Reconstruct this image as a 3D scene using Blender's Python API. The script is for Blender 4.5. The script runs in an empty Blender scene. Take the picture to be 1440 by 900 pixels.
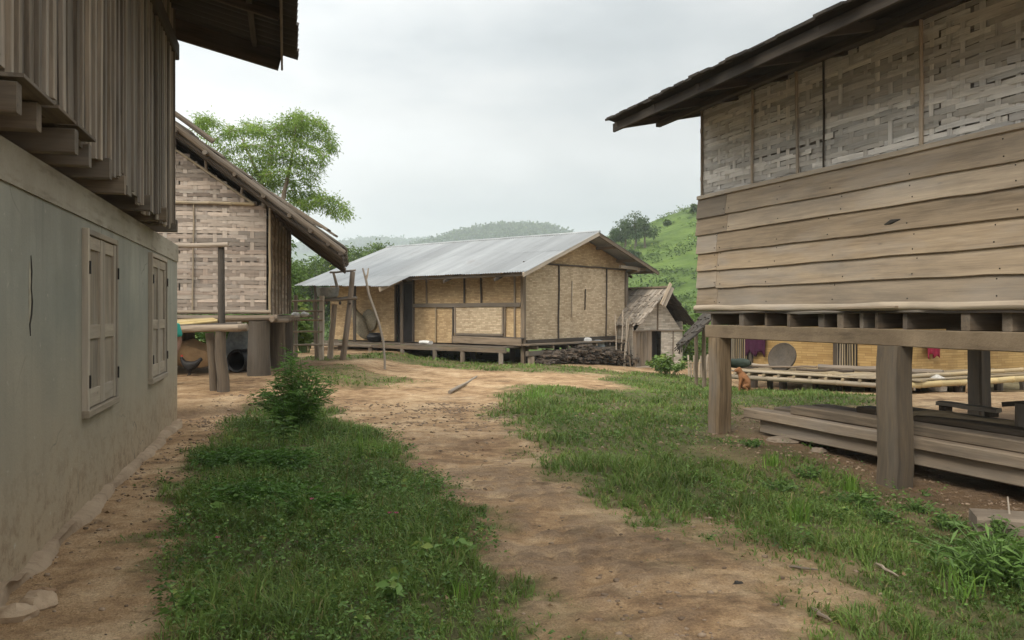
import bpy, math, random
import numpy as np
from mathutils import Vector, Matrix, noise as mnoise
random.seed(7)
NR = np.random.default_rng(11)
sc = bpy.context.scene
COL = sc.collection
F, HZ, CH = 1150.0, 440.0, 1.55          # focal length and horizon row (in 1440 px), eye height in metres

# ------------------------------------------------------------------ camera
cd = bpy.data.cameras.new("camera")
cam = bpy.data.objects.new("camera", cd)
COL.objects.link(cam)
cam.location = (0, 0, CH)
cam.rotation_euler = (math.radians(90), 0, 0)
cd.sensor_width = 36.0
cd.lens = F / 1440 * 36
cd.shift_y = -10 / 1440
cd.clip_start = 0.05
cd.clip_end = 9000
sc.camera = cam

# ------------------------------------------------------------------ sky, sun, exposure
SUN_EL, SUN_AZ = math.radians(42), math.radians(212)     # azimuth clockwise from +Y
w = bpy.data.worlds.new("World")
sc.world = w
w.use_nodes = True
nt = w.node_tree
nt.nodes.clear()
def wn(t, **k):
    n = nt.nodes.new(t)
    for a, b in k.items(): setattr(n, a, b)
    return n
out = wn("ShaderNodeOutputWorld")
bg = wn("ShaderNodeBackground")
bg.inputs["Strength"].default_value = 0.1
sky = wn("ShaderNodeTexSky", sky_type='NISHITA', sun_disc=False)
sky.sun_elevation = SUN_EL
sky.sun_rotation = SUN_AZ
tc = wn("ShaderNodeTexCoord")
sep = wn("ShaderNodeSeparateXYZ")
nt.links.new(tc.outputs["Generated"], sep.inputs[0])
# overcast layer: the brightness rises towards the zenith, broken by soft cloud noise
vert = wn("ShaderNodeMapRange")
vert.inputs["From Min"].default_value = 0.0; vert.inputs["From Max"].default_value = 1.0
vert.inputs["To Min"].default_value = 7.2; vert.inputs["To Max"].default_value = 19.0
pw = wn("ShaderNodeMath", operation='POWER'); pw.inputs[1].default_value = 1.4; pw.use_clamp = True
nt.links.new(sep.outputs["Z"], pw.inputs[0]); nt.links.new(pw.outputs[0], vert.inputs["Value"])
dt = wn("ShaderNodeVectorMath", operation='DOT_PRODUCT'); dt.inputs[1].default_value = (-0.72, -0.69, 0.0)
nt.links.new(tc.outputs["Generated"], dt.inputs[0])
side = wn("ShaderNodeMath", operation='MULTIPLY_ADD'); side.inputs[1].default_value = 0.62; side.inputs[2].default_value = 1.0  # sky raised behind and left, out of view, to light the facades
nt.links.new(dt.outputs["Value"], side.inputs[0])
vs2 = wn("ShaderNodeMath", operation='MULTIPLY')
nt.links.new(vert.outputs[0], vs2.inputs[0]); nt.links.new(side.outputs[0], vs2.inputs[1])
mp = wn("ShaderNodeMapping"); mp.inputs["Scale"].default_value = (1.0, 1.0, 2.6)
mp.inputs["Location"].default_value = (3.1, 0.4, 0.2)
nt.links.new(tc.outputs["Generated"], mp.inputs[0])
nz = wn("ShaderNodeTexNoise"); nz.inputs["Scale"].default_value = 2.6; nz.inputs["Detail"].default_value = 5; nz.inputs["Roughness"].default_value = 0.5
nt.links.new(mp.outputs[0], nz.inputs["Vector"])
nr = wn("ShaderNodeMapRange"); nr.inputs["From Min"].default_value = 0.3; nr.inputs["From Max"].default_value = 0.7
nr.inputs["To Min"].default_value = 0.70; nr.inputs["To Max"].default_value = 1.20
nt.links.new(nz.outputs["Fac"], nr.inputs["Value"])
mul = wn("ShaderNodeMath", operation='MULTIPLY')
nt.links.new(vs2.outputs[0], mul.inputs[0]); nt.links.new(nr.outputs[0], mul.inputs[1])
cc = wn("ShaderNodeCombineColor")
for i, f in enumerate((0.955, 1.0, 1.02)):
    fr = wn("ShaderNodeMapRange"); fr.inputs["From Min"].default_value = 0.38; fr.inputs["From Max"].default_value = 0.6
    fr.inputs["To Min"].default_value = f; fr.inputs["To Max"].default_value = (1.0, 1.0, 0.985)[i]
    nt.links.new(nz.outputs["Fac"], fr.inputs["Value"])
    m_ = wn("ShaderNodeMath", operation='MULTIPLY')
    nt.links.new(mul.outputs[0], m_.inputs[0]); nt.links.new(fr.outputs[0], m_.inputs[1]); nt.links.new(m_.outputs[0], cc.inputs[i])
mx = wn("ShaderNodeMix", data_type='RGBA'); mx.inputs["Factor"].default_value = 0.93
nt.links.new(sky.outputs[0], mx.inputs["A"]); nt.links.new(cc.outputs[0], mx.inputs["B"])
nt.links.new(mx.outputs["Result"], bg.inputs["Color"])
nt.links.new(bg.outputs[0], out.inputs["Surface"])

sl = bpy.data.lights.new("sun", 'SUN')
sl.energy = 1.5
sl.angle = math.radians(24)
sl.color = (1.0, 0.90, 0.76)
sun = bpy.data.objects.new("sun", sl)
COL.objects.link(sun)
sdir = Vector((math.sin(SUN_AZ) * math.cos(SUN_EL), math.cos(SUN_AZ) * math.cos(SUN_EL), math.sin(SUN_EL)))
sun.rotation_euler = sdir.to_track_quat('Z', 'Y').to_euler()
sun.location = (0, 0, 60)

vs = sc.view_settings
vs.view_transform = 'Standard'; vs.look = 'None'; vs.gamma = 1.0; vs.use_curve_mapping = False
vs.exposure = 0.62
sc.cycles.use_denoising = True
sc.cycles.max_bounces = 6
sc.cycles.diffuse_bounces = 4
sc.cycles.transmission_bounces = 3
sc.cycles.transparent_max_bounces = 6
sc.cycles.volume_bounces = 1
sc.cycles.sample_clamp_indirect = 6

# ------------------------------------------------------------------ small maths
def ss(a, b, x):
    t = np.clip((np.asarray(x, float) - a) / (b - a), 0, 1)
    return t * t * (3 - 2 * t)

_perm = NR.random((64, 64))
def vnoise(x, y):                         # tileable value noise, vectorised
    x = np.asarray(x, float); y = np.asarray(y, float)
    xi = np.floor(x).astype(int); yi = np.floor(y).astype(int)
    fx = x - xi; fy = y - yi
    fx = fx * fx * (3 - 2 * fx); fy = fy * fy * (3 - 2 * fy)
    a = _perm[xi % 64, yi % 64]; b = _perm[(xi + 1) % 64, yi % 64]
    c = _perm[xi % 64, (yi + 1) % 64]; d = _perm[(xi + 1) % 64, (yi + 1) % 64]
    return (a * (1 - fx) + b * fx) * (1 - fy) + (c * (1 - fx) + d * fx) * fy
def fbm(x, y, o=4):
    s = 0; a = 1; t = 0
    for i in range(o):
        s = s + a * vnoise(x * 2 ** i + 17.3 * i, y * 2 ** i + 9.1 * i); t += a; a *= 0.5
    return s / t

def H0(x, y):                             # large form of the ground
    x = np.asarray(x, float); y = np.asarray(y, float)
    h = 0.13 * ss(12.35, 12.75, y + 0.25 * np.sin(x * 2.1)) * ss(-2.9, -3.9, x)
    h = h + 0.13 * ss(13, 17, y) * ss(-1.0, -4.2, x)
    h = h - 0.42 * ss(0.6, 6, x) * ss(14.5, 22, y)
    h = h - 0.145 * ss(2.4, 3.9, x) * ss(11, 8, y)
    q = 0.93 * x + 0.367 * y
    h = h - 0.13 * np.exp(-((q - 5.15) / 0.6) ** 2) * ss(11.5, 8.5, y)
    h = h - 4.5 * ss(31, 75, y) - 2.0 * ss(20, 60, np.abs(x))
    return h
def px(u, v, y):                          # a direction in the view, at depth y
    return Vector(((u - 720) / F * y, y, CH - (v - HZ) / F * y))
def ghit(u, v, hf=None):
    hf = hf or H0
    a = 1.5
    while a < 400:
        b = a * 1.01
        p = px(u, v, b)
        if p.z <= float(hf(p.x, p.y)): break
        a = b
    for _ in range(14):
        m = (a + b) / 2; p = px(u, v, m)
        if p.z <= float(hf(p.x, p.y)): b = m
        else: a = m
    return px(u, v, b)

def inpoly(x, y, poly):
    x = np.asarray(x); y = np.asarray(y)
    r = np.zeros(x.shape, bool)
    n = len(poly)
    j = n - 1
    for i in range(n):
        xi, yi = poly[i]; xj, yj = poly[j]
        c = ((yi > y) != (yj > y)) & (x < (xj - xi) * (y - yi) / (yj - yi + 1e-12) + xi)
        r ^= c
        j = i
    return r
def gpoly(pix):
    o = []
    for u, v in pix:
        p = ghit(u, v); o.append((p.x, p.y))
    return o
POLY_A = gpoly([(215, 1080), (222, 900), (215, 855), (232, 760), (258, 690), (280, 635), (325, 600), (362, 578), (400, 562),
                (455, 566), (488, 589), (552, 617), (594, 650), (642, 702), (694, 762), (738, 822), (785, 875), (825, 1000), (840, 1080)])
POLY_B = gpoly([(718, 556), (736, 541), (780, 541), (860, 549), (905, 545), (840, 534), (890, 522), (1000, 528), (1030, 546), (1250, 556),
                (1250, 575), (1060, 573), (1042, 604), (1010, 614), (1090, 626), (1180, 652), (1250, 690), (1380, 725), (1440, 742),
                (1750, 880), (1700, 1080), (1160, 1080), (1172, 900), (1190, 860), (1150, 822), (1080, 796), (990, 772), (915, 750),
                (868, 722), (825, 690), (785, 645), (735, 606), (704, 574)])
POLY_C = gpoly([(425, 502), (560, 496), (640, 499), (740, 511), (880, 524), (890, 531), (770, 525), (640, 519), (560, 509), (440, 508)])
POLY_D = gpoly([(445, 517), (490, 512), (520, 524), (575, 532), (600, 538), (520, 546), (462, 541)])
_vo = [(NR.uniform(-1, 1), NR.uniform(-1, 1)) for _ in range(8)]
def veg(x, y):                            # 0..1 plant cover, thinning out raggedly at the edges
    x = np.asarray(x, float); y = np.asarray(y, float)
    jx = x + (fbm(x * 2.2, y * 2.2, 3) - 0.5) * 0.75 + (vnoise(x * 9, y * 9) - .5) * 0.22
    jy = y + (fbm(x * 2.2 + 31, y * 2.2 + 7, 3) - 0.5) * 0.75 + (vnoise(x * 9 + 5, y * 9) - .5) * 0.22
    def soft(poly, r):
        return sum(inpoly(jx + dx * r, jy + dy * r, poly) for dx, dy in _vo) / 8.0
    a = soft(POLY_A, 0.20); b = soft(POLY_B, 0.36)
    c = soft(POLY_C, 0.35) * 0.85; d = soft(POLY_D, 0.3) * 0.72
    q = 0.93 * x + 0.367 * y
    bare = ss(5.35, 5.75, q) * ss(0.47, 0.63, fbm(x * 1.5 + 3, y * 1.5, 3) + 0.12 * ss(5.7, 6.3, q)) * ss(11.2, 9.5, y)
    b = b * (1 - 0.42 * bare)
    edge = ss(0.36, 0.6, fbm(x * 1.3 + 8, y * 1.3 + 3, 3))
    b = b * (1 - 0.75 * ss(7.5, 5.5, y) * (1 - edge) * ss(4.2, 3.4, q))
    far = ss(31, 36, y) * 0.9
    side = ss(9, 14, np.abs(x)) * 0.7
    return np.clip(np.maximum.reduce([a, b, c, d, far, side]), 0, 1)
def H(x, y):
    x = np.asarray(x, float); y = np.asarray(y, float)
    near = ss(40, 25, y)
    v = 0
    h = H0(x, y) + near * (0.05 * (fbm(x * 0.8, y * 0.8, 3) - 0.5) + 0.030 * (fbm(x * 4.5, y * 4.5, 3) - 0.5))
    return h
_jx = NR.random((128, 128)); _jy = NR.random((128, 128)); _js = NR.random((128, 128))
def cobble(x, y, cell=0.20):              # rounded flat stones, 0..1 height and a value per stone
    X = np.asarray(x, float) / cell + 0.35 * (fbm(x * 3, y * 3, 2) - .5); Y = np.asarray(y, float) / (cell * 0.8) + 0.35 * (fbm(x * 3 + 9, y * 3, 2) - .5)
    xi = np.floor(X).astype(int); yi = np.floor(Y).astype(int)
    best = np.full(X.shape, 9.0); sec = np.full(X.shape, 9.0); val = np.zeros(X.shape)
    for a in (-1, 0, 1):
        for b in (-1, 0, 1):
            ci = (xi + a) % 128; cj = (yi + b) % 128
            d = np.hypot(xi + a + 0.15 + 0.7 * _jx[ci, cj] - X, yi + b + 0.15 + 0.7 * _jy[ci, cj] - Y)
            closer = d < best
            sec = np.where(closer, best, np.minimum(sec, d)); val = np.where(closer, _js[ci, cj], val); best = np.where(closer, d, best)
    edge = sec - best
    m = ss(0.30, 0.52, fbm(x * 0.9 + 3, y * 0.9 + 11, 3)) * ss(13, 7.5, y) * (val > 0.22)
    return ss(0.03, 0.20, edge) * m * (0.5 + 0.5 * val), val
def gz(x, y): return float(H(x, y))

# ------------------------------------------------------------------ materials
MATS = {}
class NT:
    def __init__(s, name):
        s.m = bpy.data.materials.new(name); s.m.use_nodes = True
        s.t = s.m.node_tree; s.t.nodes.clear()
        s.o = s.n("ShaderNodeOutputMaterial")
        MATS[name] = s.m
    def n(s, t, **k):
        x = s.t.nodes.new(t)
        for a, b in k.items(): setattr(x, a, b)
        return x
    def l(s, a, b): s.t.links.new(a, b)
    def attr(s, name, which="Fac"): return s.n("ShaderNodeAttribute", attribute_name=name).outputs[which]
    def pos(s, which="Object"): return s.n("ShaderNodeTexCoord").outputs[which]
    def mapping(s, v, scale=(1, 1, 1), loc=(0, 0, 0)):
        m = s.n("ShaderNodeMapping"); m.inputs["Scale"].default_value = scale; m.inputs["Location"].default_value = loc
        s.l(v, m.inputs[0]); return m.outputs[0]
    def noise(s, v, scale=5, detail=4, rough=0.55, dist=0.0):
        x = s.n("ShaderNodeTexNoise"); x.inputs["Scale"].default_value = scale; x.inputs["Detail"].default_value = detail
        x.inputs["Roughness"].default_value = rough; x.inputs["Distortion"].default_value = dist
        s.l(v, x.inputs["Vector"]); return x.outputs["Fac"]
    def vor(s, v, scale=5, feature='F1', smooth=None, out="Distance"):
        x = s.n("ShaderNodeTexVoronoi", feature=feature); x.inputs["Scale"].default_value = scale
        s.l(v, x.inputs["Vector"]); return x.outputs[out]
    def ramp(s, f, stops):
        r = s.n("ShaderNodeValToRGB"); e = r.color_ramp.elements
        while len(e) < len(stops): e.new(0.5)
        for el, (p, c) in zip(e, stops):
            el.position = p; el.color = (c, c, c, 1) if isinstance(c, (int, float)) else (*c, 1)
        s.l(f, r.inputs[0]); return r.outputs["Color"]
    def mapr(s, f, a, b, c, d):
        r = s.n("ShaderNodeMapRange"); 
        for k, v in zip(("From Min", "From Max", "To Min", "To Max"), (a, b, c, d)): r.inputs[k].default_value = v
        s.l(f, r.inputs["Value"]); return r.outputs[0]
    def mix(s, f, a, b, blend='MIX'):
        m = s.n("ShaderNodeMix", data_type='RGBA', blend_type=blend)
        for k, v in (("Factor", f), ("A", a), ("B", b)):
            if isinstance(v, (int, float)): m.inputs[k].default_value = v if k == "Factor" else (v, v, v, 1)
            elif isinstance(v, tuple): m.inputs[k].default_value = (*v, 1)
            else: s.l(v, m.inputs[k])
        return m.outputs["Result"]
    def math(s, op, a, b=0.0):
        m = s.n("ShaderNodeMath", operation=op)
        for i, v in enumerate((a, b)):
            if isinstance(v, (int, float)): m.inputs[i].default_value = v
            else: s.l(v, m.inputs[i])
        return m.outputs[0]
    def scale(s, c, f):
        v = s.n("ShaderNodeVectorMath", operation='SCALE'); s.l(c, v.inputs[0])
        if isinstance(f, (int, float)): v.inputs["Scale"].default_value = f
        else: s.l(f, v.inputs["Scale"])
        return v.outputs[0]
    def bump(s, h, strength=0.3, dist=0.02, norm=None):
        b = s.n("ShaderNodeBump"); b.inputs["Strength"].default_value = strength; b.inputs["Distance"].default_value = dist
        s.l(h, b.inputs["Height"])
        if norm: s.l(norm, b.inputs["Normal"])
        return b.outputs[0]
    def surf(s, color, rough=0.85, normal=None, metal=0.0, spec=0.3, transl=0.0):
        p = s.n("ShaderNodeBsdfPrincipled")
        if isinstance(color, tuple): p.inputs["Base Color"].default_value = (*color, 1)
        else: s.l(color, p.inputs["Base Color"])
        if isinstance(rough, (int, float)): p.inputs["Roughness"].default_value = rough
        else: s.l(rough, p.inputs["Roughness"])
        p.inputs["Metallic"].default_value = metal
        p.inputs["Specular IOR Level"].default_value = spec
        if normal: s.l(normal, p.inputs["Normal"])
        res = p.outputs[0]
        if transl:
            t = s.n("ShaderNodeBsdfTranslucent")
            if isinstance(color, tuple): t.inputs[0].default_value = (*color, 1)
            else: s.l(color, t.inputs[0])
            m = s.n("ShaderNodeMixShader"); m.inputs[0].default_value = transl
            s.l(res, m.inputs[1]); s.l(t.outputs[0], m.inputs[2]); res = m.outputs[0]
        s.l(res, s.o.inputs["Surface"]); return s.m

def wood(name, dark, light, grain=(1.6, 26, 26), tint=(0.72, 1.22), stain=0.5, rough=0.85, bump=0.35, stain_col=(0.05, 0.045, 0.038)):
    s = NT(name)
    g = s.attr("gc", "Vector")
    n1 = s.noise(s.mapping(g, grain), 1.0, 6, 0.62, 0.4)
    n2 = s.noise(s.mapping(g, (grain[0] * 0.35, grain[1] * 0.25, grain[2] * 0.25)), 1.0, 3, 0.5, 0.6)
    n4 = s.noise(s.mapping(g, (grain[0] * 1.8, grain[1] * 3.2, grain[2] * 3.2), (2, 5, 8)), 1.0, 3, 0.6)
    f = s.math('ADD', s.math('ADD', s.math('MULTIPLY', n1, 0.42), s.math('MULTIPLY', n4, 0.26)), s.math('MULTIPLY', n2, 0.32))
    c = s.ramp(f, [(0.37, dark), (0.62, light)])
    c = s.mix(s.mapr(n4, 0.62, 0.74, 0, 0.55), c, stain_col)
    st = s.noise(s.mapping(g, (0.9, 3.2, 3.2), (4, 2, 1)), 1.0, 5, 0.65)
    c = s.mix(s.mapr(st, 0.50, 0.74, 0.0, stain), c, stain_col)
    # knots and nail marks
    k = s.vor(s.mapping(g, (2.2, 7.0, 7.0)), 1.0)
    c = s.mix(s.mapr(k, 0.03, 0.09, 0.5, 0.0), c, stain_col)
    # patches bleached silver by weather
    bl = s.noise(s.mapping(g, (0.6, 2.0, 2.0), (9, 1, 5)), 1.0, 4, 0.6)
    grey = sum(light) / 3
    c = s.mix(s.mapr(bl, 0.5, 0.72, 0.0, 0.5), c, (grey * 1.08, grey * 1.02, grey * 0.95))
    c = s.mix(s.math('MULTIPLY', s.math('FRACT', s.math('MULTIPLY', s.attr("tint"), 13.7)), 0.55), c, s.mix(n2, tuple(grey * 0.55 * x for x in (1.12, 1, .84)), tuple(grey * 1.0 * x for x in (1.12, 1, .84))))
    c = s.scale(c, s.mapr(s.attr("tint"), 0, 1, tint[0], tint[1]))
    return s.surf(c, rough, s.bump(n1, bump, 0.006), spec=0.25)

wood("wood_grey", (0.105, 0.077, 0.052), (0.30, 0.228, 0.155))
wood("wood_tan", (0.225, 0.158, 0.094), (0.51, 0.38, 0.238), tint=(0.58, 1.16), stain=0.6)
wood("wood_weathered", (0.058, 0.042, 0.028), (0.19, 0.140, 0.092))
wood("post_wood", (0.074, 0.051, 0.030), (0.245, 0.176, 0.105), grain=(1.4, 16, 16), stain=0.65, bump=0.5)
wood("wood_black", (0.012, 0.010, 0.008), (0.045, 0.035, 0.027))  # near-black boards for the stilt house floor and roof
wood("wood_window", (0.265, 0.208, 0.145), (0.48, 0.395, 0.285), stain=0.55, tint=(0.7, 1.15))
wood("wood_plank", (0.15, 0.120, 0.090), (0.42, 0.345, 0.262), tint=(0.5, 1.3))
wood("wood_dark", (0.040, 0.030, 0.022), (0.12, 0.090, 0.064))
wood("wood_pale", (0.29, 0.225, 0.16), (0.50, 0.41, 0.305), stain=0.35)
wood("wood_log", (0.165, 0.122, 0.084), (0.35, 0.265, 0.185), grain=(2.2, 20, 20))
wood("bamboo", (0.22, 0.16, 0.085), (0.44, 0.335, 0.185), grain=(0.8, 30, 30), stain=0.35, rough=0.6, bump=0.15)
wood("bamboo_fresh", (0.36, 0.25, 0.09), (0.55, 0.42, 0.18), grain=(0.8, 30, 30), stain=0.15, rough=0.55, bump=0.12)
wood("weave_grey", (0.47, 0.445, 0.40), (0.80, 0.775, 0.72), grain=(2.5, 75, 75), tint=(0.66, 1.16), stain=0.5, bump=0.25)
wood("weave_pink", (0.24, 0.175, 0.135), (0.52, 0.425, 0.345), grain=(2.5, 50, 50), tint=(0.48, 1.25), stain=0.35, bump=0.2)
wood("thatch", (0.16, 0.128, 0.098), (0.42, 0.355, 0.28), grain=(3, 34, 34), tint=(0.55, 1.25), stain=0.5, bump=0.6)
wood("thatch_mid", (0.06, 0.047, 0.034), (0.20, 0.16, 0.118), grain=(3, 34, 34), tint=(0.55, 1.25), stain=0.5, bump=0.6)
wood("thatch_dark", (0.022, 0.018, 0.014), (0.075, 0.060, 0.044), grain=(3, 34, 34), tint=(0.6, 1.3), bump=0.6)
wood("bark_fire", (0.035, 0.026, 0.019), (0.14, 0.10, 0.07), grain=(4, 30, 30), tint=(0.4, 1.5), bump=0.8)

def weave_tex(name, dark, light, row=0.05, colw=0.17):     # a fine plaited mat, seen from far
    s = NT(name)
    g = s.attr("gc", "Vector")
    def bricks(off, sq):
        b = s.n("ShaderNodeTexBrick"); b.offset = 0.37; b.offset_frequency = 2; b.squash = sq; b.squash_frequency = 3
        b.inputs["Color1"].default_value = (0, 0, 0, 1); b.inputs["Color2"].default_value = (1, 1, 1, 1)
        b.inputs["Mortar"].default_value = (0.5, 0.5, 0.5, 1)
        b.inputs["Scale"].default_value = 1.0; b.inputs["Mortar Size"].default_value = 0.004
        b.inputs["Brick Width"].default_value = colw; b.inputs["Row Height"].default_value = row
        s.l(s.mapping(g, (1, 1, 1), (off, off * 0.3, 0)), b.inputs["Vector"]); return b
    b = bricks(0.0, 0.72)
    n1 = s.noise(s.mapping(g, (3, 40, 1)), 1.0, 5, 0.6)
    n2 = s.noise(s.mapping(g, (0.9, 0.9, 1)), 1.0, 4, 0.55)
    f = s.math('ADD', s.math('MULTIPLY', b.outputs["Color"], 0.34), s.math('ADD', s.math('MULTIPLY', n1, 0.35), s.math('MULTIPLY', n2, 0.4)))
    c = s.ramp(f, [(0.3, dark), (0.78, light)])
    c = s.mix(s.math('MULTIPLY', b.outputs["Fac"], 0.55), c, (dark[0] * 0.35, dark[1] * 0.33, dark[2] * 0.3))
    low = s.noise(s.mapping(g, (1.7, 0.5, 1), (3, 3, 3)), 1.0, 5, 0.6)
    c = s.mix(s.mapr(low, 0.52, 0.75, 0, 0.45), c, (dark[0] * 0.6, dark[1] * 0.6, dark[2] * 0.62))
    c = s.scale(c, s.mapr(s.attr("tint"), 0, 1, 0.85, 1.15))
    return s.surf(c, 0.8, s.bump(b.outputs["Fac"], 0.5, -0.006), spec=0.25)
weave_tex("mat_brown", (0.34, 0.225, 0.115), (0.60, 0.44, 0.25))
weave_tex("mat_pale", (0.38, 0.28, 0.175), (0.68, 0.55, 0.38))
weave_tex("mat_yellow", (0.31, 0.19, 0.072), (0.48, 0.322, 0.135), 0.06, 0.4)
weave_tex("mat_grey", (0.31, 0.275, 0.225), (0.62, 0.565, 0.48), 0.06, 0.3)

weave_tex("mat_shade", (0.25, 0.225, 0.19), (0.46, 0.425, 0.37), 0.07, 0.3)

def plaster():
    s = NT("plaster")
    g = s.attr("gc", "Vector")                  # x along the wall, y height
    n1 = s.noise(s.mapping(g, (0.8, 0.8, 0.8)), 1.2, 5, 0.6)
    n2 = s.noise(s.mapping(g, (5, 0.5, 1)), 1.0, 4, 0.6)
    n3 = s.noise(g, 40, 4, 0.7)
    c = s.ramp(n1, [(0.3, (0.258, 0.258, 0.214)), (0.7, (0.372, 0.358, 0.295))])
    c = s.mix(s.mapr(n2, 0.45, 0.75, 0, 0.45), c, (0.19, 0.198, 0.175))
    sp = s.n("ShaderNodeSeparateXYZ"); s.l(g, sp.inputs[0])
    hz_ = s.math('ADD', sp.outputs[1], s.math('MULTIPLY', n1, -1.1))
    c = s.mix(s.mapr(hz_, 1.15, -0.45, 0, 0.9), c, (0.37, 0.285, 0.185))     # splashed earth
    c = s.mix(s.mapr(hz_, 1.35, 1.75, 0, 0.25), c, (0.24, 0.215, 0.17))
    run = s.noise(s.mapping(g, (7, 0.35, 1), (3, 0, 0)), 1.0, 5, 0.7)
    c = s.mix(s.math('MULTIPLY', s.mapr(run, 0.55, 0.75, 0, 0.5), s.mapr(sp.outputs[1], 0.6, 2.2, 0.2, 1)), c, (0.125, 0.128, 0.115))   # rain streaks
    spl = s.noise(g, 9, 5, 0.75)
    c = s.mix(s.math('MULTIPLY', s.mapr(spl, 0.47, 0.62, 0, 0.8), s.mapr(sp.outputs[1], 0.85, 0.0, 0, 1)), c, (0.20, 0.135, 0.080))    # mud splash
    chip = s.noise(g, 16, 2, 0.5)
    c = s.mix(s.mapr(chip, 0.70, 0.73, 0, 0.55), c, (0.45, 0.41, 0.33))
    cw = s.n("ShaderNodeVectorMath", operation='ADD'); cn = s.n("ShaderNodeTexNoise"); cn.inputs["Scale"].default_value = 2.5; s.l(g, cn.inputs["Vector"])
    s.l(g, cw.inputs[0]); s.l(s.scale(cn.outputs["Color"], 0.5), cw.inputs[1])
    ck = s.vor(s.mapping(cw.outputs[0], (1, 1, 0.01)), 0.9, 'DISTANCE_TO_EDGE')
    c = s.mix(s.math('MULTIPLY', s.mapr(ck, 0.002, 0.007, 0.6, 0), s.mapr(n1, 0.45, 0.6, 0, 1)), c, (0.10, 0.095, 0.08))              # hair cracks
    c = s.mix(s.mapr(n3, 0.58, 0.78, 0, 0.4), c, (0.16, 0.155, 0.135))
    return s.surf(c, 0.9, s.bump(s.math('ADD', n3, s.math('MULTIPLY', n1, 1.5)), 0.25, 0.01), spec=0.2)
plaster()
def concrete(name, a, b, dirt):
    s = NT(name)
    g = s.attr("gc", "Vector")
    n1 = s.noise(g, 1.6, 6, 0.65); n2 = s.noise(s.mapping(g, (1, 6, 6)), 2.0, 5, 0.65); n3 = s.noise(g, 34, 4, 0.7)
    c = s.ramp(n1, [(0.3, a), (0.7, b)])
    c = s.mix(s.mapr(n2, 0.52, 0.75, 0, 0.7), c, dirt)
    c = s.mix(s.mapr(n3, 0.58, 0.8, 0, 0.5), c, dirt)
    c = s.scale(c, s.mapr(s.attr("tint"), 0, 1, 0.85, 1.15))
    return s.surf(c, 0.92, s.bump(s.math('ADD', n3, n1), 0.5, 0.012), spec=0.2)
concrete("concrete", (0.27, 0.235, 0.18), (0.40, 0.36, 0.285), (0.15, 0.12, 0.085))
concrete("ledge", (0.27, 0.195, 0.125), (0.42, 0.32, 0.22), (0.20, 0.14, 0.09))
concrete("post_concrete", (0.135, 0.100, 0.064), (0.27, 0.205, 0.135), (0.062, 0.048, 0.034))
concrete("stone", (0.17, 0.132, 0.096), (0.29, 0.238, 0.182), (0.12, 0.095, 0.07))

def iron(name, base, rust_amt, rough=0.55, rust=(0.10, 0.05, 0.028)):
    s = NT(name)
    g = s.attr("gc", "Vector")                  # x along the ridge, y down the slope
    n1 = s.noise(s.mapping(g, (1.6, 0.16, 1)), 1.0, 5, 0.6)
    n2 = s.noise(s.mapping(g, (0.7, 0.5, 1)), 1.0, 5, 0.6)
    n3 = s.noise(s.mapping(g, (6, 1.2, 1)), 1.0, 4, 0.6)
    c = s.ramp(n1, [(0.3, tuple(x * 0.72 for x in base)), (0.7, tuple(x * 1.18 for x in base))])
    c = s.mix(s.mapr(n3, 0.55, 0.8, 0, 0.35), c, tuple(x * 0.55 for x in base))
    c = s.mix(s.mapr(n2, 0.60, 0.76, 0, rust_amt), c, rust)
    c = s.scale(c, s.mapr(s.attr("tint"), 0, 1, 0.84, 1.14))
    return s.surf(c, s.mapr(n1, 0.3, 0.7, rough - 0.1, rough + 0.15), None, metal=0.35, spec=0.4)
iron("zinc", (0.285, 0.295, 0.295), 0.45)
iron("rusty_zinc", (0.075, 0.062, 0.05), 0.8, 0.8)

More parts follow.
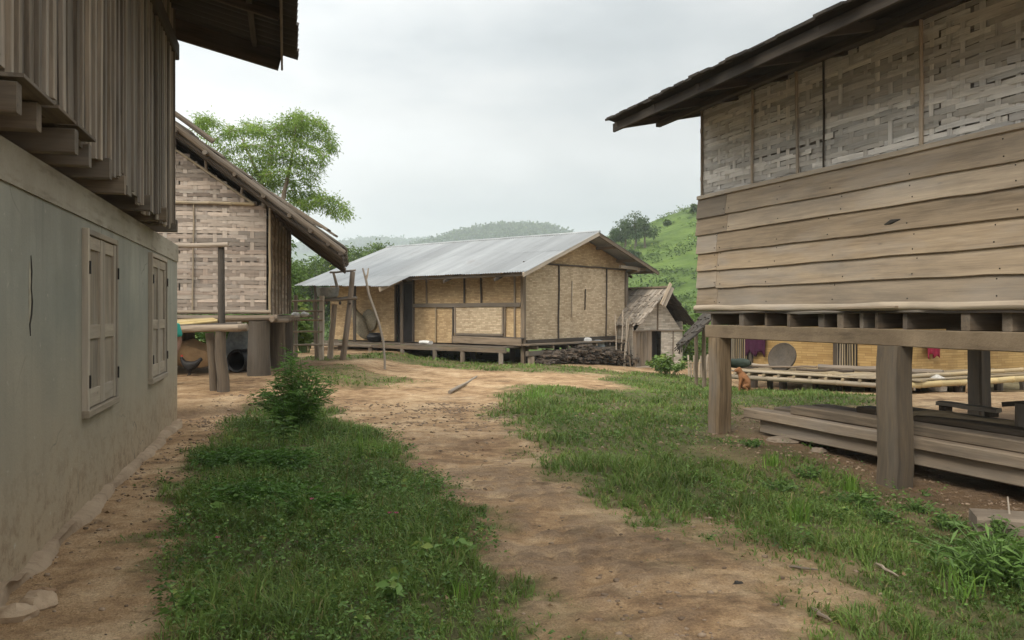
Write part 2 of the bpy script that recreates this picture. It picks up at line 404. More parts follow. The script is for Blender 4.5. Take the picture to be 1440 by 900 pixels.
def soil():
    s = NT("soil")
    g = s.pos("Object")
    n1 = s.noise(g, 0.9, 6, 0.6); n2 = s.noise(g, 4.5, 6, 0.65); n3 = s.noise(g, 38, 5, 0.7)
    c = s.ramp(s.math('ADD', s.math('MULTIPLY', n1, 0.55), s.math('MULTIPLY', n2, 0.45)),
               [(0.36, (0.185, 0.108, 0.058)), (0.49, (0.405, 0.264, 0.142)), (0.62, (0.570, 0.412, 0.250))])
    # flat stones trodden into the path
    stone = s.attr("stone"); sv = s.attr("stone_value")
    c = s.mix(s.math('MULTIPLY', stone, 0.85), c, s.mix(s.math('ADD', s.math('MULTIPLY', sv, 0.6), s.math('MULTIPLY', n2, 0.4)), (0.115, 0.078, 0.052), (0.34, 0.24, 0.155)))
    n5 = s.noise(s.mapping(g, (1, 1.6, 1), (7, 7, 7)), 1.5, 6, 0.7)
    c = s.mix(s.mapr(n5, 0.53, 0.68, 0, 0.75), c, (0.125, 0.080, 0.050))        # damp dark earth
    c = s.mix(s.math('MULTIPLY', s.attr('dark_soil'), s.mapr(n2, 0.3, 0.7, 0.55, 0.95)), c, s.mix(n1, (0.105, 0.070, 0.044), (0.175, 0.118, 0.075)))
    peb = s.vor(s.mapping(g, (1, 1, 0.3)), 26)
    pn = s.noise(g, 6, 2)
    pebm = s.math('MULTIPLY', s.mapr(peb, 0.10, 0.17, 1, 0), s.mapr(pn, 0.55, 0.62, 0, 1))
    c = s.mix(s.math('MULTIPLY', pebm, 0.7), c, (0.33, 0.26, 0.19))
    c = s.mix(s.mapr(n3, 0.55, 0.8, 0, 0.4), c, (0.15, 0.10, 0.065))
    grit = s.noise(g, 75, 4, 0.8)
    c = s.scale(c, s.mapr(grit, 0.3, 0.7, 0.62, 1.36))
    dk = s.noise(s.mapping(g, (1, 1, 1), (13, 3, 3)), 9, 5, 0.75)
    c = s.mix(s.mapr(dk, 0.56, 0.66, 0, 0.6), c, (0.135, 0.085, 0.050))
    vg = s.attr("veg")
    c = s.mix(s.math('MULTIPLY', vg, 0.88), c, s.mix(n2, (0.055, 0.060, 0.026), (0.085, 0.105, 0.036)))
    hgt = s.math('ADD', s.math('ADD', s.math('ADD', s.math('MULTIPLY', n3, 0.4), s.math('MULTIPLY', grit, 0.25)), s.math('MULTIPLY', n2, 0.9)), s.math('ADD', s.math('MULTIPLY', s.noise(g, 13, 5, 0.75), 1.1), s.math('MULTIPLY', pebm, 0.25)))
    return s.surf(c, 0.95, s.bump(hgt, 0.9, 0.045), spec=0.15)
soil()

def leafmat(name, a, b, transl=0.3, rough=0.55, dry=0.0, clump=0.0, tip=True):
    s = NT(name)
    t = s.attr("tint")
    c = s.ramp(t, [(0.0, a), (0.9, b), (1.0, (b[0] * 1.7, b[1] * 1.25, b[2] * 1.3) if tip else b)])
    if dry: c = s.mix(s.mapr(s.math('FRACT', s.math('MULTIPLY', t, 37.7)), 1 - dry, 1 - dry + 0.02, 0, 0.8), c, (0.26, 0.20, 0.085))
    if clump:
        n = s.noise(s.pos("Object"), clump, 3, 0.6)
        c = s.scale(c, s.mapr(n, 0.3, 0.7, 0.62, 1.35))
    return s.surf(c, rough, None, spec=0.3, transl=transl)
leafmat("grass_blade", (0.058, 0.107, 0.018), (0.212, 0.305, 0.072), 0.3, 0.5, 0.11, 0.9)
leafmat("grass_bright", (0.065, 0.14, 0.018), (0.21, 0.36, 0.062), 0.3, 0.5, 0.04, 0.9)
leafmat("weed_leaf", (0.048, 0.102, 0.019), (0.165, 0.278, 0.064), 0.28, 0.5, 0.02)
leafmat("bush_leaf", (0.034, 0.092, 0.014), (0.150, 0.290, 0.048), 0.25, 0.5)
leafmat("tree_leaf", (0.115, 0.19, 0.032), (0.30, 0.43, 0.085), 0.4, 0.5)
leafmat("shrub_leaf", (0.050, 0.098, 0.022), (0.155, 0.245, 0.055), 0.3, 0.55)
leafmat("hill_leaf", (0.034, 0.064, 0.015), (0.150, 0.230, 0.046), 0.2, 0.6, 0, 0.06)
leafmat("forest_leaf", (0.030, 0.058, 0.018), (0.085, 0.13, 0.036), 0.2, 0.6)
leafmat("grit_stone", (0.13, 0.088, 0.058), (0.32, 0.235, 0.16), 0.0, 0.9, tip=False)
leafmat("dead_leaf", (0.10, 0.060, 0.030), (0.28, 0.19, 0.10), 0.15, 0.7, tip=False)
leafmat("petal", (0.45, 0.10, 0.16), (0.62, 0.22, 0.30), 0.3)
leafmat("straw_litter", (0.20, 0.15, 0.085), (0.42, 0.33, 0.20), 0.1, 0.7)
def hillmat(name, a, b, sc_=0.05):
    s = NT(name); g = s.pos("Object")
    n = s.noise(g, sc_, 6, 0.65); n2 = s.noise(g, sc_ * 8, 4, 0.6)
    c = s.ramp(s.math('ADD', s.math('MULTIPLY', n, 0.6), s.math('MULTIPLY', n2, 0.4)), [(0.35, a), (0.65, b)])
    return s.surf(c, 0.95, s.bump(n2, 0.8, 1.0), spec=0.1)
hillmat("hill_green", (0.042, 0.072, 0.017), (0.112, 0.165, 0.038), 0.04)
hillmat("hill_forest", (0.020, 0.038, 0.018), (0.050, 0.080, 0.030), 0.012)
def plain(name, col, rough=0.7, var=0.25, sc_=9, metal=0.0, transl=0.0):
    s = NT(name); g = s.pos("Object")
    n = s.noise(g, sc_, 5, 0.6)
    c = s.ramp(n, [(0.3, tuple(x * (1 - var) for x in col)), (0.7, tuple(x * (1 + var) for x in col))])
    return s.surf(c, rough, s.bump(n, 0.3, 0.01), metal=metal, spec=0.3, transl=transl)
plain("skin", (0.19, 0.10, 0.062), 0.55, 0.1)
plain("hair", (0.012, 0.010, 0.009), 0.5)
plain("teal_cloth", (0.035, 0.30, 0.24), 0.8, 0.15)
plain("orange_cloth", (0.62, 0.16, 0.035), 0.8, 0.15)
plain("purple_cloth", (0.055, 0.012, 0.034), 0.85, 0.3)
plain("crimson_cloth", (0.27, 0.022, 0.050), 0.85, 0.3)
plain("green_sheet", (0.022, 0.034, 0.022), 0.6, 0.3)
plain("dog_fur", (0.20, 0.088, 0.034), 0.85, 0.3, 14)
plain("hen_feather", (0.016, 0.014, 0.013), 0.6, 0.3, 20)
plain("comb_red", (0.40, 0.035, 0.025), 0.6)
plain("tarp_brown", (0.33, 0.215, 0.115), 0.75, 0.25, 5)
plain("white_sack", (0.62, 0.61, 0.58), 0.75, 0.2, 12)
plain("sack_grey", (0.30, 0.33, 0.34), 0.7, 0.3, 10)
plain("black_plastic", (0.017, 0.017, 0.018), 0.45)
plain("steel_dull", (0.30, 0.31, 0.30), 0.55, 0.3, 8, 0.5)
plain("nylon_net", (0.25, 0.215, 0.15), 0.8, 0.3, 22)
plain("opening_dark", (0.022, 0.019, 0.017), 0.8, 0.3)  # near-black fill painted for the dark inside of openings
plain("iron_black", (0.025, 0.022, 0.020), 0.5, 0.3, 30, 0.4)
plain("soil_clod", (0.27, 0.175, 0.105), 0.95, 0.3, 7)
plain("crack_dark", (0.045, 0.040, 0.034), 0.95)
plain("crack_pale", (0.42, 0.38, 0.29), 0.95)

# ------------------------------------------------------------------ mesh builders
ORIG = {}
def jit(a): return random.uniform(-a, a)
class MB:
    def __init__(s): s.v = []; s.f = []; s.g = []; s.t = []
    def add(s, vs_, fs_, gs_=None, tint=None):
        o = len(s.v)
        s.v.extend([tuple(x) for x in vs_])
        s.g.extend([tuple(x) for x in (gs_ if gs_ is not None else vs_)])
        t = random.random() if tint is None else tint
        for f_ in fs_:
            s.f.append(tuple(i + o for i in f_)); s.t.append(t)
    def bar(s, p0, p1, w_, h_, up=(0, 0, 1), ch=None, seg=1, wob=0.0, tint=None, taper=1.0, sag=0.0):
        p0 = Vector(p0); p1 = Vector(p1); ax = p1 - p0; L = ax.length
        if L < 1e-6: return
        ax /= L; upv = Vector(up)
        side = ax.cross(upv)
        if side.length < 1e-4: upv = Vector((0, 1, 0)) if abs(ax.y) < 0.9 else Vector((1, 0, 0)); side = ax.cross(upv)
        side.normalize(); u2 = side.cross(ax).normalized()
        c = min(w_, h_) * 0.10 if ch is None else ch
        a, b = w_ / 2, h_ / 2
        prof = [(-a + c, -b), (a - c, -b), (a, -b + c), (a, b - c), (a - c, b), (-a + c, b), (-a, b - c), (-a, -b + c)]
        off = (random.random() * 50, random.random() * 50, random.random() * 50)
        vv = []; gg = []
        for i in range(seg + 1):
            k = i / seg; ctr = p0 + ax * (L * k) + side * jit(wob) + u2 * jit(wob) - Vector((0, 0, 1)) * (sag * 4 * k * (1 - k))
            sc_ = 1 + (taper - 1) * k
            for (x, y) in prof:
                vv.append(ctr + side * (x * sc_) + u2 * (y * sc_)); gg.append((L * k + off[0], x + off[1], y + off[2]))
        ff = []
        for i in range(seg):
            for j in range(8):
                a0 = i * 8 + j; a1 = i * 8 + (j + 1) % 8
                ff.append((a0, a1, a1 + 8, a0 + 8))
        ff.append(tuple(range(7, -1, -1))); ff.append(tuple(range(seg * 8, seg * 8 + 8)))
        s.add(vv, ff, gg, tint)
    def tube(s, pts, rs, n=8, rj=0.0, tint=None, cap=True, nodes=0.0):
        pts = [Vector(p) for p in pts]
        if isinstance(rs, (int, float)): rs = [rs] * len(pts)
        off = (random.random() * 50, random.random() * 50, random.random() * 50)
        vv = []; gg = []; L = 0; ref = None
        for i, p in enumerate(pts):
            a = (pts[min(i + 1, len(pts) - 1)] - pts[max(i - 1, 0)]).normalized()
            if ref is None:
                ref = Vector((0, 0, 1)) if abs(a.z) < 0.8 else Vector((1, 0, 0))
            sd = a.cross(ref).normalized(); u2 = sd.cross(a).normalized(); ref = u2
            if i: L += (p - pts[i - 1]).length
            for j in range(n):
                th = 2 * math.pi * j / n; r = rs[i] * (1 + jit(rj))
                vv.append(p + sd * (math.cos(th) * r) + u2 * (math.sin(th) * r))
                gg.append((L + off[0], math.cos(th) * rs[i] + off[1], math.sin(th) * rs[i] + off[2]))
        ff = []
        for i in range(len(pts) - 1):
            for j in range(n):
                a0 = i * n + j; a1 = i * n + (j + 1) % n
                ff.append((a0, a0 + n, a1 + n, a1))
        if cap:
            ff.append(tuple(range(n))); ff.append(tuple(range((len(pts) - 1) * n + n - 1, (len(pts) - 1) * n - 1, -1)))
        s.add(vv, ff, gg, tint)
    def pole(s, p0, p1, r, n=8, seg=5, wob=0.01, tint=None, r1=None, joints=0.0):      # a bamboo or wooden pole
        p0 = Vector(p0); p1 = Vector(p1); L = (p1 - p0).length
        if joints:
            P = []; R = []; m = max(2, int(L / joints))
            for i in range(m + 1):
                k = i / m; c = p0.lerp(p1, k) + Vector((jit(wob), jit(wob), jit(wob)))
                rr = r + ((r1 or r) - r) * k
                for dk, f in ((-0.012, 0.98), (0, 1.13), (0.012, 0.98)):
                    P.append(c + (p1 - p0).normalized() * dk); R.append(rr * f)
            s.tube(P, R, n, 0, tint); return
        P = [p0.lerp(p1, i / seg) + (Vector((jit(wob), jit(wob), jit(wob))) if 0 < i < seg else Vector()) for i in range(seg + 1)]
        R = [(r + ((r1 or r) - r) * i / seg) * random.uniform(0.94, 1.06) for i in range(seg + 1)]
        s.tube(P, R, n, 0.03, tint)
    def slab(s, poly, d, tint=None, gfun=None):        # polygon extruded by vector d
        d = Vector(d); P = [Vector(p) for p in poly]; n = len(P)
        vv = P + [p + d for p in P]
        ff = [tuple(range(n - 1, -1, -1)), tuple(range(n, 2 * n))] + [(i, (i + 1) % n, n + (i + 1) % n, n + i) for i in range(n)]
        s.add(vv, ff, [gfun(p) for p in vv] if gfun else None, tint)
    def ball(s, c, r, sx=1, sy=1, sz=1, n=10, rj=0.0, tint=None):
        vv = []; ff = []; m = n // 2 + 1
        for i in range(m + 1):
            ph = math.pi * i / m
            for j in range(n):
                th = 2 * math.pi * j / n; q = r * (1 + jit(rj))
                vv.append((c[0] + q * sx * math.sin(ph) * math.cos(th), c[1] + q * sy * math.sin(ph) * math.sin(th), c[2] + q * sz * math.cos(ph)))
        for i in range(m):
            for j in range(n):
                ff.append((i * n + j, (i + 1) * n + j, (i + 1) * n + (j + 1) % n, i * n + (j + 1) % n))
        s.add(vv, ff, None, tint)
    def lathe(s, c, prof, n=20, tint=None, axis=None):
        vv = []; ff = []
        ax = Vector(axis or (0, 0, 1)).normalized(); q = ax.to_track_quat('Z', 'Y'); c = Vector(c)
        for (r, z) in prof:
            for j in range(n):
                th = 2 * math.pi * j / n; vv.append(c + q @ Vector((r * math.cos(th), r * math.sin(th), z)))
        for i in range(len(prof) - 1):
            for j in range(n): ff.append((i * n + j, i * n + (j + 1) % n, (i + 1) * n + (j + 1) % n, (i + 1) * n + j))
        s.add(vv, ff, None, tint)
    def build(s, name, mat, parent=None, origin=None, smooth=40):
        me = bpy.data.meshes.new(name)
        if parent is not None: o = ORIG[parent.name]
        else: o = Vector(origin) if origin is not None else Vector()
        me.from_pydata([(a - o.x, b - o.y, c - o.z) for a, b, c in s.v], [], s.f)
        at = me.attributes.new("gc", 'FLOAT_VECTOR', 'POINT'); at.data.foreach_set("vector", np.array(s.g, 'f').ravel())
        at = me.attributes.new("tint", 'FLOAT', 'FACE'); at.data.foreach_set("value", np.array(s.t, 'f'))
        if smooth:
            me.polygons.foreach_set("use_smooth", [True] * len(me.polygons))
            me.set_sharp_from_angle(angle=math.radians(smooth))
        me.materials.append(MATS[mat]); me.update()
        ob = bpy.data.objects.new(name, me); COL.objects.link(ob)
        if parent is not None:
            ob.parent = parent
            ORIG[ob.name] = o
        else:
            ob.location = o; ORIG[ob.name] = o
        return ob
    def base(s):
        a = np.array(s.v); return Vector(((a[:, 0].min() + a[:, 0].max()) / 2, (a[:, 1].min() + a[:, 1].max()) / 2, a[:, 2].min()))
def tag(o, label, cat, group=None, kind=None):
    o["label"] = label; o["category"] = cat
    if group: o["group"] = group
    if kind: o["kind"] = kind
    return o
def thing(name, loc, label, cat, group=None):
    o = bpy.data.objects.new(name, None); COL.objects.link(o); o.empty_display_size = 0.2
    o.location = loc; ORIG[o.name] = Vector(loc)
    return tag(o, label, cat, group)
def single(name, mb, mat, label, cat, group=None, kind=None, smooth=40):
    return tag(mb.build(name, mat, None, mb.base(), smooth), label, cat, group, kind)
def one(fn, *a, **k):
    m = MB(); getattr(m, fn)(*a, **k); return m

def trimesh(name, V, T, tint, mat, parent=None, origin=(0, 0, 0), smooth=False):
    V = np.asarray(V, 'f') - np.asarray(ORIG[parent.name] if parent is not None else origin, 'f')
    T = np.asarray(T, 'i')
    me = bpy.data.meshes.new(name)
    me.vertices.add(len(V)); me.vertices.foreach_set("co", V.ravel())
    me.loops.add(T.size); me.loops.foreach_set("vertex_index", T.ravel())
    me.polygons.add(len(T)); me.polygons.foreach_set("loop_start", np.arange(0, T.size, T.shape[1], dtype='i'))
    at = me.attributes.new("tint", 'FLOAT', 'POINT'); at.data.foreach_set("value", np.asarray(tint, 'f'))
    if smooth: me.polygons.foreach_set("use_smooth", np.ones(len(T), bool))
    me.update(calc_edges=True); me.validate()
    me.materials.append(MATS[mat])
    ob = bpy.data.objects.new(name, me); COL.objects.link(ob)
    if parent is not None: ob.parent = parent; ORIG[ob.name] = ORIG[parent.name]
    else: ob.location = origin; ORIG[ob.name] = Vector(origin)
    return ob
def unit(a): return a / np.maximum(np.linalg.norm(a, axis=1, keepdims=True), 1e-9)
def leaf_arrays(P, D, L, W, tint, fold=0.15, rng=NR):
    P = np.asarray(P, float); D = unit(np.asarray(D, float)); n = len(P)
    R = rng.normal(size=(n, 3)); R[:, 2] = R[:, 2] * 0.4 + 0.9
    S = unit(np.cross(D, R)); N = np.cross(S, D)
    L = np.broadcast_to(L, (n,))[:, None]; W = np.broadcast_to(W, (n,))[:, None]
    b = P; tip = P + D * L - np.array([0, 0, 1]) * L * 0.18
    m = P + D * L * 0.45
    l = m + S * W * 0.5 + N * W * fold; r = m - S * W * 0.5 + N * W * fold
    V = np.stack([b, r, tip, l], 1).reshape(-1, 3)
    i = np.arange(n)[:, None] * 4
    T = np.concatenate([i + [0, 1, 2], i + [0, 2, 3]], 1).reshape(-1, 3)
    return V, T, np.repeat(np.broadcast_to(tint, (n,)), 4)
def blade_arrays(P, L, W, lean, tint, rng=NR):
    n = len(P)
    az = rng.random(n) * 2 * math.pi; fa = rng.random(n) * 2 * math.pi
    dirv = np.stack([np.cos(az), np.sin(az), np.zeros(n)], 1)
    sd = np.stack([np.cos(fa), np.sin(fa), np.zeros(n)], 1)
    L = L[:, None]; W = W[:, None]; le = lean[:, None]
    z = np.array([[0, 0, 1.0]])
    mid = P + dirv * L * le * 0.35 + z * L * 0.55 * (1 - 0.25 * le)
    tip = P + dirv * L * le * 1.0 + z * L * (1 - 0.55 * le)
    V = np.stack([P - sd * W / 2, P + sd * W / 2, mid - sd * W * 0.42, mid + sd * W * 0.42, tip], 1).reshape(-1, 3)
    i = np.arange(n)[:, None] * 5
    T = np.concatenate([i + [0, 1, 3], i + [0, 3, 2], i + [2, 3, 4]], 1).reshape(-1, 3)
    return V, T, np.repeat(tint, 5)
def cat3(parts):
    V = []; T = []; t = []; o = 0
    for v, f, ti in parts:
        V.append(v); T.append(f + o); t.append(ti); o += len(v)
    return np.concatenate(V), np.concatenate(T), np.concatenate(t)
# ------------------------------------------------------------------ ground, hills
def axis(segs):
    a = []
    for x0, x1, d in segs: a.extend(np.arange(x0, x1, d))
    a.append(segs[-1][1]); return np.array(a)
gx = axis([(-2600, -300, 230), (-300, -40, 20), (-40, -9, 1.5), (-9, -6, 0.25), (-6, 6, 0.05), (6, 12, 0.15), (12, 40, 1.5), (40, 300, 20), (300, 2600, 230)])
gy = axis([(-600, -40, 80), (-40, -4, 4), (-4, 3, 0.35), (3, 8, 0.042), (8, 13, 0.06), (13, 24, 0.12), (24, 36, 0.4), (36, 90, 3), (90, 300, 15), (300, 2600, 230)])
GX, GY = np.meshgrid(gx, gy)
VG = veg(GX, GY)
STN, STV = cobble(GX, GY)
STN = STN * (1 - ss(0.05, 0.5, VG)) * ss(-2.6, -1.6, GX)
GZ = H(GX, GY) + 0.034 * STN
nx, ny = len(gx), len(gy)
V = np.stack([GX, GY, GZ], -1).reshape(-1, 3)
ii = (np.arange(ny - 1)[:, None] * nx + np.arange(nx - 1)[None, :]).ravel()
Q = np.stack([ii, ii + 1, ii + 1 + nx, ii + nx], 1)
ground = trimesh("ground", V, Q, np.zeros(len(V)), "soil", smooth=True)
at = ground.data.attributes.new("veg", 'FLOAT', 'POINT')
for nm_, arr in (("stone", STN), ("stone_value", STV)):
    a_ = ground.data.attributes.new(nm_, 'FLOAT', 'POINT'); a_.data.foreach_set("value", arr.ravel().astype('f'))
at = ground.data.attributes["veg"]
at.data.foreach_set("value", VG.ravel().astype('f'))
at = ground.data.attributes.new("dark_soil", 'FLOAT', 'POINT')  # mask where the earth colour turns darker
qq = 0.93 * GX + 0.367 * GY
DM = ss(5.2, 5.9, qq + 0.5 * (fbm(GX * 1.5, GY * 1.5, 3) - .5)) * ss(13.5, 12, GY) * ss(12, 10, GX)  # darker earth round the posts and below the stilt house
DM = np.maximum(DM, np.exp(-((GY + 0.25 * np.sin(GX * 2.1) - 12.5) / 0.16) ** 2) * ss(-2.6, -3.3, GX) * 0.9)  # darker band along the step of soil
DM = np.maximum(DM, 0.75 * ss(16.6, 17.4, GY) * ss(-4.4, -4.9, GX) * ss(23, 22, GY))  # darker earth below the plaited hut
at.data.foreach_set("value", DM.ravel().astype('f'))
tag(ground, "bare reddish earth of the village lane, trodden and stony", "ground", kind="structure")

def heightfield(name, xs, ys, fn, mat, label):
    X, Y = np.meshgrid(xs, ys); Z = fn(X, Y); n = len(xs); m = len(ys)
    V = np.stack([X, Y, Z], -1).reshape(-1, 3)
    i = (np.arange(m - 1)[:, None] * n + np.arange(n - 1)[None, :]).ravel()
    o = trimesh(name, V, np.stack([i, i + 1, i + 1 + n, i + n], 1), np.zeros(len(V)), mat, smooth=True)
    return tag(o, label, "hill", kind="structure")
def hill1(x, y):
    top = np.interp(x, [-140, -60, -20, 0, 15, 19.5, 28, 37, 60, 100, 200], [4, 7, 9, 11.5, 15.0, 16.2, 19.6, 22.6, 29, 37, 42])
    h = -5.5 + (top + 5.5) * ss(42, 158, y) ** 0.9
    return h + 1.6 * (fbm(x * 0.06, y * 0.06, 4) - 0.5) * ss(45, 70, y)
heightfield("hill", np.arange(-140, 201, 2.5), np.arange(42, 300, 2.5), hill1, "hill_green", "bright green scrubby hillside rising behind the thatched store")
def ridge(y0, us, vs_, depth):
    X0 = (np.array(us) - 720) / F * y0; Z0 = CH + (HZ - np.array(vs_)) / F * y0
    def f(x, y):
        top = np.interp(x * y0 / y, X0, Z0)
        k = np.exp(-((y - y0) / depth) ** 2)
        return -8 + (top + 8) * k + (fbm(x * 0.02, y * 0.02, 4) - 0.5) * 9 * k + (vnoise(x * 0.21, y * 0.21) - 0.5) * 4.0 * k
    return f
R2 = ridge(900, [-300, 300, 420, 500, 560, 600, 625, 645, 665, 685, 705, 735, 755, 775, 795, 815, 850, 900, 1300], [430, 410, 392, 376, 362, 350, 343, 337, 332, 329, 327, 326, 328, 332, 338, 346, 356, 366, 390], 210)
heightfield("hill", np.arange(-800, 460, 7), np.arange(620, 1180, 8), R2, "hill_forest", "blue-green forested hill far off above the iron roof")
R3 = ridge(1500, [-400, 300, 400, 440, 500, 545, 600, 700, 900, 1300], [380, 352, 352, 350, 346, 344, 346, 352, 360, 370], 330)
heightfield("hill", np.arange(-1500, 800, 13), np.arange(1100, 1960, 14), R3, "hill_forest", "faint blue ridge far behind the left end of the iron roof")

# air between here and the hills
hz = MB(); hz.slab([(-2700, -700, -9), (2700, -700, -9), (2700, 2700, -9), (-2700, 2700, -9)], (0, 0, 165))
s_ = NT("haze_air")
vol = s_.n("ShaderNodeVolumePrincipled"); vol.inputs["Density"].default_value = 0.00058
vol.inputs["Color"].default_value = (0.86, 0.93, 0.97, 1); vol.inputs["Anisotropy"].default_value = 0.1
s_.l(vol.outputs[0], s_.o.inputs["Volume"])
hob = single("haze", hz, "haze_air", "thin pale haze hanging over the valley", "haze", kind="stuff", smooth=0)

# ------------------------------------------------------------------ plaited bamboo walls as real strips
def weave(mb, O, U, V_, N, W_, hi, rows, row_h, csp, cw, off=0.006, lo=None, gap=0.08, miss=0.0, curl=0.0, shift=1):
    O = Vector(O); U = Vector(U); V_ = Vector(V_); N = Vector(N)
    nc = int(W_ / csp)
    cu = [(i + 0.5) * csp + jit(csp * 0.12) for i in range(nc)]
    lo = lo or (lambda u: 0.0)
    for c in cu:                                             # upright splints
        z0, z1 = lo(c), hi(c)
        if z1 - z0 < 0.05: continue
        g0 = (random.random() * 40, random.random() * 40, random.random() * 40)
        a = cw * random.uniform(0.40, 0.56)
        vv = []; gg = []
        m = 4
        for k in range(m + 1):
            z = z0 + (z1 - z0) * k / m; d = jit(0.006)
            for q in (-a, a):
                vv.append(O + U * (c + q + d) + V_ * z); gg.append((z + g0[0], q + g0[1], g0[2]))
        mb.add(vv, [(2 * k, 2 * k + 1, 2 * k + 3, 2 * k + 2) for k in range(m)], gg, random.uniform(0.25, 1.0))
    for r in range(rows):
        v0 = (r + 0.5) * row_h
        i = -1; L_left = 0; tint = 0.5; wv = []; ends = []
        run = []
        def flush(run):
            if len(run) < 4: return
            vv = []; gg = []; g0 = (random.random() * 40, random.random() * 40, random.random() * 40)
            hh = row_h * (1 - gap) * random.uniform(0.80, 1.04) / 2; tv = jit(row_h * 0.08); tilt = jit(0.010)
            u0 = run[0][0]; n_ = len(run)
            cr = curl * random.random() if random.random() < 0.12 else 0
            for k, (u, o_) in enumerate(run):
                e = cr * max(0, 1 - min(k, n_ - 1 - k) / 2.0)
                for q in (-hh, hh):
                    vv.append(O + U * u + V_ * (v0 + tv + q + tilt * (u - u0) + 0.007 * math.sin(u * 1.7 + r * 0.35)) + N * (o_ + e)); gg.append((u - u0 + g0[0], q + g0[1], g0[2]))
            mb.add(vv, [(2 * k, 2 * k + 2, 2 * k + 3, 2 * k + 1) for k in range(n_ - 1)], gg, None)
        runlen = random.randint(3, 14)
        ph = (r * shift + (1 if random.random() < 0.1 else 0)) % 3
        for j, c in enumerate(cu):
            if not (lo(c) <= v0 + row_h * 0.3 and hi(c) >= v0 + row_h * 0.2):
                flush(run); run = []; continue
            over = ((j + ph) % 3 != 0) ^ (random.random() < 0.06)
            o_ = off if over else -off
            if not run: run.append((c - csp * 0.5, o_ * 0.3))
            run.append((c - cw * 0.45, o_)); run.append((c + cw * 0.45, o_))
            runlen -= 1
            if runlen <= 0 or j == nc - 1:
                run.append((c + csp * 0.5, o_ * 0.3)); flush(run); run = []
                runlen = random.randint(3, 14)
                if random.random() < miss: runlen = 1; 
        flush(run)

def corrugated(mb, O, U, Lu, S, Ls, N, pitch=0.09, amp=0.012, sheet=0.78, joint=2.2, tintvar=1.0, trim=None):
    O = Vector(O); U = Vector(U).normalized(); S = Vector(S).normalized(); N = Vector(N).normalized()
    k = 0; u = 0.0
    while u < Lu - 0.01:
        u1 = min(u + sheet, Lu); smax = Ls if trim is None else trim((u + u1) / 2)
        s0 = 0.0; lay = 0
        while s0 < smax - 0.02:
            s1 = min(s0 + joint, smax)
            n = max(2, int((u1 - u) / pitch * 6)); vv = []; gg = []
            dz = 0.006 * (k % 2) + 0.004 * lay + jit(0.004); e = jit(0.03) if s1 >= smax else 0.05
            for i in range(n + 1):
                uu = u - 0.02 + (u1 - u + 0.04) * i / n
                h = amp * math.sin(2 * math.pi * uu / pitch) + dz
                for q in (s0, s1 + e):
                    vv.append(O + U * uu + S * q + N * (h + (0.006 if q == s0 else 0.010))); gg.append((uu, q, 0))
            mb.add(vv, [(2 * i, 2 * i + 1, 2 * i + 3, 2 * i + 2) for i in range(n)], gg, 0.5 + (random.random() - 0.5) * tintvar)
            s0 = s1; lay += 1
        u = u1; k += 1

# ------------------------------------------------------------------ left: plastered house with a plank upper floor
LO = Vector((-2.79, 4.46, 0)); Ld = Vector((-0.266, 0.964, 0)); Ln = Vector((0.964, 0.266, 0)); UP = Vector((0, 0, 1))
def LP(s, o, z): return LO + Ld * s + Ln * o + UP * z
def Lg(p): return (p.dot(Ld), p.z, p.dot(Ln))
lh = thing("plaster_house", LP(1.5, -2.5, 0), "two-storey house, grey plaster below and weathered upright planks above, left of the lane", "house")
m = MB(); m.slab([LP(-5, 0, -0.2), LP(7.5, 0, -0.2), LP(7.5, -5, -0.2), LP(-5, -5, -0.2)], (0, 0, 2.475), 0.5, Lg)
m.build("plaster_wall", "plaster", lh, smooth=0)
m = MB(); m.slab([LP(-5.02, 0.014, 2.276), LP(7.515, 0.014, 2.276), LP(7.515, -5, 2.276), LP(-5.02, -5, 2.276)], (0, 0, 0.234), 0.5, Lg)
m.build("tie_beam", "concrete", lh, smooth=0)
m = MB()                                                   # rough ledge at the foot of the wall
vv = []; n = 220
for i in range(n + 1):
    s = -5 + 12.5 * i / n; wdt = -0.01 + 0.17 * float(fbm(s * 1.7, 3, 5)); hg = -0.015 + 0.085 * float(fbm(s * 3, 8, 5))
    zb = gz(LP(s, wdt, 0).x, LP(s, wdt, 0).y)
    for o, z in ((-0.02, zb + hg + 0.03), (0.05, zb + hg + 0.025), (wdt, zb + hg), (wdt + 0.02, zb - 0.05)): vv.append(LP(s, o + jit(0.005), z + jit(0.004)))
m.add(vv, [(4 * i + j, 4 * i + j + 1, 4 * i + j + 5, 4 * i + j + 4) for i in range(n) for j in range(3)])
m.build("footing_ledge", "ledge", lh, smooth=60)
